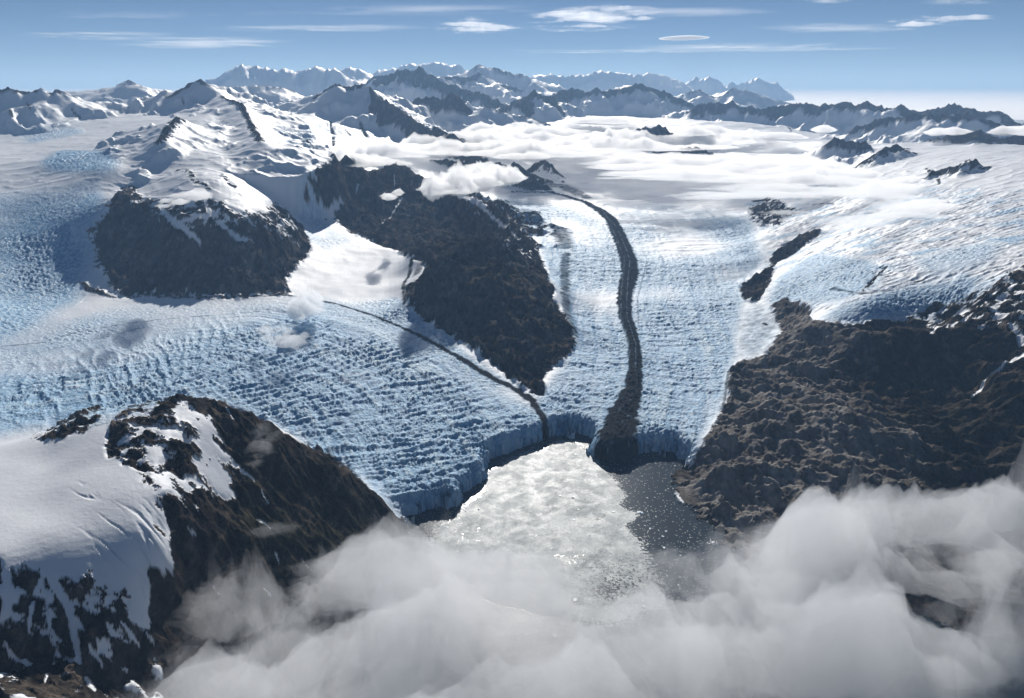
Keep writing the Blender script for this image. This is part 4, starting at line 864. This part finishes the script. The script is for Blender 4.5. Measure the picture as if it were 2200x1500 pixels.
cloud('mist_veil', 'thin see-through mist below the fog bank, over the dark slope and the water', [
  (450,1300,150,110,.5),(620,1270,170,60,.5),(800,1250,160,50,.6),(1000,1280,250,60,.8),(1300,1300,250,70,.7),(1500,1220,130,40,.7),(1650,1200,160,60,.8),(1900,1130,250,60,.9),(2120,1180,150,110,.9),(2100,1380,170,110,.8),
  (1900,1450,300,70,.9),(1400,1450,500,80,.9),(800,1450,350,80,.9),(450,1450,120,50,.5),(1000,1500,400,60,.9)],
  4.6, 1.6, 2.0, .34, col=(.92, .93, .945), res=1.2, amp=1.5, cut=.2, seed=41, rip=.2, power=2.3, gain=.6, aniso=.3, oct=8, stretch=(1.5, 1))
cloud('cloud', 'faint round wisp of cloud over the near dark mountainside', [(572,940,34,40,.55),(548,985,30,25,.45)], 8.6, .7, 1.0, .6, cut=.2, power=1.5, seed=3)
cloud('cloud', 'small white puff over the left glacier beside the thin moraine', [(668,652,42,20,1),(640,668,30,18,.8)], 3.6, 1.5, 1.6, 1.6, cut=.33, seed=4)
cloud('cloud', 'torn thin mist just below the white puff over the left glacier', [(595,715,60,30,.55),(630,735,50,20,.5)], 3.3, 1.2, 1.4, .9, cut=.3, seed=31, power=1.3)
cloud('cloud', 'smallest smear of mist over blue ice left of the thin moraine', [(770,812,45,22,.6)], 2.9, 1.0, 1.2, .8, cut=.3, seed=32, power=1.3)
cloud('cloud', 'thin slanting streak of cloud across the snowy top of the left dark spur', [(415,420,42,9,1),(375,432,35,8,.8),(345,443,25,6,.6),(430,395,30,8,.4)], 10.6, 1.1, 2.2, 1.1, cut=.33, seed=5)
cloud('cloud', 'tiny wisp against the dark face of the central mountain', [(835,423,20,7,.8),(855,415,14,6,.7)], 9.0, 1.0, 1.5, 1.5, cut=.33, seed=6)
cloud('cloud', 'bright cottony cloud resting on the crest of the central dark mountain', [(930,405,34,11,1),(975,402,50,13,1),(1030,388,70,12,1),(1085,380,40,9,.9),(1000,368,60,8,.8),(1040,358,40,6,.6)], 11.0, 1.9, 4, 1.0, cut=.3, seed=7, amp=1.2, gain=.6, power=1.2, aniso=.45)
cloud('cloud', 'ragged white cloud wrapped round the black tips of the central mountain', [(660,345,55,9,.9),(720,349,60,7,.9),(770,352,40,6,.7),(640,325,35,7,.7),(860,352,45,5,.6),(800,345,60,7,.7)], 10.3, 1.8, 5, 1.0, cut=.3, seed=8, amp=1.0, gain=.6, power=1.3, aniso=.45)
cloud('cloud_bank', 'dense brilliant white cloud bank filling the valley beyond the glaciers', [(1050,288,110,17,1),(1200,290,160,18,1),(1350,293,160,20,1),(1500,300,130,16,1),(1000,318,160,12,1),(830,328,120,8,.9),(1150,332,120,9,.9),(1250,310,250,14,1),(1620,302,90,8,.6),(720,333,60,5,.6)], 10.0, 2.4, 6, .9, cut=.28, seed=9, amp=1.0, stretch=(3.2, 1), rip=.35, gain=.62, power=1.1, aniso=.45)
cloud('cloud_bank', 'wide thin translucent cloud sheet drifting over the right glacier and icefield', [(1240,338,90,8,.6),(1330,345,110,9,.62),(1400,358,120,10,.6),(1340,380,90,9,.4),(1450,350,160,11,.8),(1600,345,200,14,.9),(1750,365,200,20,.95),(1900,395,200,22,1),(2050,420,160,24,1),(2180,440,100,28,1),(1550,380,160,12,.6),(1650,410,150,14,.55),(1430,375,120,12,.45),(1500,420,120,12,.42),(1950,455,150,18,.6),(1830,480,140,16,.5),(2100,490,140,20,.5),(1700,455,90,8,.4),(2180,360,60,12,.5),(1780,318,110,9,.85),(1700,322,70,8,.7),(1880,345,80,6,.5)], 8.7, 1.6, 7, .75, cut=.22, seed=10, amp=.9, stretch=(2.6, 1), power=1.3, gain=.58, rip=.5, aniso=.45)
cloud('cloud', 'flat little cloud lying before the serrated dark crest', [(1260,260,60,5,.9),(1330,262,50,5,.8)], 13.0, 1.6, 9, 1.2, cut=.33, seed=11, stretch=(2, 1))
cloud('cloud', 'white lump of cloud at the right end of the valley bank', [(1510,283,34,8,1),(1480,288,30,6,.7)], 11.6, 1.8, 8, 1.2, cut=.33, seed=12)
cloud('cloud', 'isolated white cloud in the blue shaded valley below the toothed ridge', [(1770,278,26,5,1.1),(1560,291,20,4,.6)], 12.2, 1.6, 8, 1.2, cut=.33, seed=13)
cloud('cloud', 'left one of two flat clouds beside the steep dark peak at right', [(2010,283,26,5,1),(2055,283,34,6,1)], 13.0, 1.6, 8, 1.2, cut=.33, seed=14)
cloud('cloud', 'flat cloud at the right edge beyond the steep dark peak', [(2150,283,30,5,1),(2200,284,40,6,1)], 13.0, 1.6, 8, 1.2, cut=.33, seed=15)
cloud('cloud', 'low cloud tongue in front of the long toothed ridge', [(1640,293,60,5,.9),(1700,297,40,4,.7),(1600,306,40,3,.5)], 11.2, 2.0, 8, 1.2, cut=.33, seed=16, stretch=(2, 1))
cloud('cloud_sea', 'endless bright sea of clouds stretching to the horizon on the right', None, 8.6, 3.0, 26, .5, aniso=.4, res=1.6, cut=.15, amp=.75, seed=17, field=lambda px, py, x, y: sstep(290, 330, np.hypot(x, y) + (2050 - px) * .35) * 1.0 + 0 * x, ur=(float(ray(1600, 184)[0]), math.radians(48)), dr=(255, 3000), stretch=(1.8, 1))
cloud('cloud_sea', 'low bright cloud layer glimpsed on the horizon behind the western snow domes', None, 9.5, 3.0, 40, .5, res=2.5, cut=.15, amp=.6, seed=18, field=lambda px, py, x, y: np.ones(x.shape), ur=(-math.radians(48), float(ray(1600, 184)[0])), dr=(760, 3000))
# high clouds, well above the haze
cloud('lenticular_cloud', 'small smooth lens shaped cloud in the sky right of centre', None, 47.0, 1.6, 60, 2.5, res=.6, amp=0, cut=0, seed=19, field=lambda px, py, x, y: np.clip(1 - ((x - 520 * math.sin(float(ray(1468, 99)[0]))) / 14.5) ** 2 - ((y - 520 * math.cos(float(ray(1468, 99)[0]))) / 22) ** 2, 0, 1) ** .8, ur=(float(ray(1400, 99)[0]), float(ray(1540, 99)[0])), dr=(470, 570), rip=0, thick=(.7, .3))
HC = dict(cat='cloud', res=1.0, power=2.0, gain=.66, oct=8)
cloud('cirrus_cloud', 'brightest feathery white cloud at the top of the sky', [(1290,32,120,14,1),(1340,18,80,12,.9),(1220,38,80,9,.8),(1250,58,130,14,.6),(1386,40,24,3,1)], 125, 3.0, 60, .02, cut=.22, seed=20, stretch=(1.6, 1.6), amp=1.3, **HC)
cloud('cirrus_cloud', 'feathery cloud patch left of the brightest one', [(1010,50,60,14,.9),(1060,60,110,13,.6),(985,64,50,9,.6)], 125, 2.6, 50, .017, cut=.22, seed=21, stretch=(1.6, 1.6), amp=1.3, **HC)
cloud('cirrus_cloud', 'slanting feathery cloud near the right corner of the sky', [(1955,52,44,12,.9),(2010,44,85,10,.75),(2080,36,70,8,.6)], 125, 2.6, 45, .02, cut=.22, seed=22, stretch=(1.6, 1.6), amp=1.3, **HC)
cloud('cirrus_cloud', 'wispy cloud cut by the upper edge of the sky at right', [(1780,2,60,5,.8),(1900,6,50,6,.5),(2060,4,90,7,.75)], 125, 2.6, 50, .0175, cut=.22, seed=23, stretch=(1.6, 1.6), amp=1.3, **HC)
cloud('cirrus_cloud', 'long faint veil of streaks across the whole sky', [(430,92,200,12,.55),(200,75,200,9,.42),(1300,115,260,9,.5),(1600,100,260,9,.45),(900,20,300,14,.42),(700,60,260,10,.4),(1800,60,200,14,.38),(1500,28,200,12,.42),(1300,128,300,6,.5),(600,120,300,6,.42),(1900,110,260,6,.4),(300,30,300,12,.34)], 110, 1.4, 90, .05, cut=.18, seed=24, stretch=(5, .7), amp=.75, cat='cloud', res=1.6)

# ------------------------------------------------------------------ the air
hx, hy0, hy1, hz0, hz1 = 2600, -60, 3400, -3.0, 40.0
hv = [(-hx, hy0, hz0), (hx, hy0, hz0), (hx, hy1, hz0), (-hx, hy1, hz0), (-hx, hy0, hz1), (hx, hy0, hz1), (hx, hy1, hz1), (-hx, hy1, hz1)]
hm = vol_mat('air', .0017, (.37, .60, .92), .15)
hm.node_tree.nodes['Principled Volume'].inputs['Absorption Color'].default_value = (.2, .2, .2, 1)
o = mesh_obj('haze', hv, [(3, 2, 1, 0), (4, 5, 6, 7), (0, 1, 5, 4), (1, 2, 6, 5), (2, 3, 7, 6), (3, 0, 4, 7)], hm)
tag(o, 'thin blue haze filling the air over the icefields', 'haze', 'stuff')
print('done', time.time() - T0)
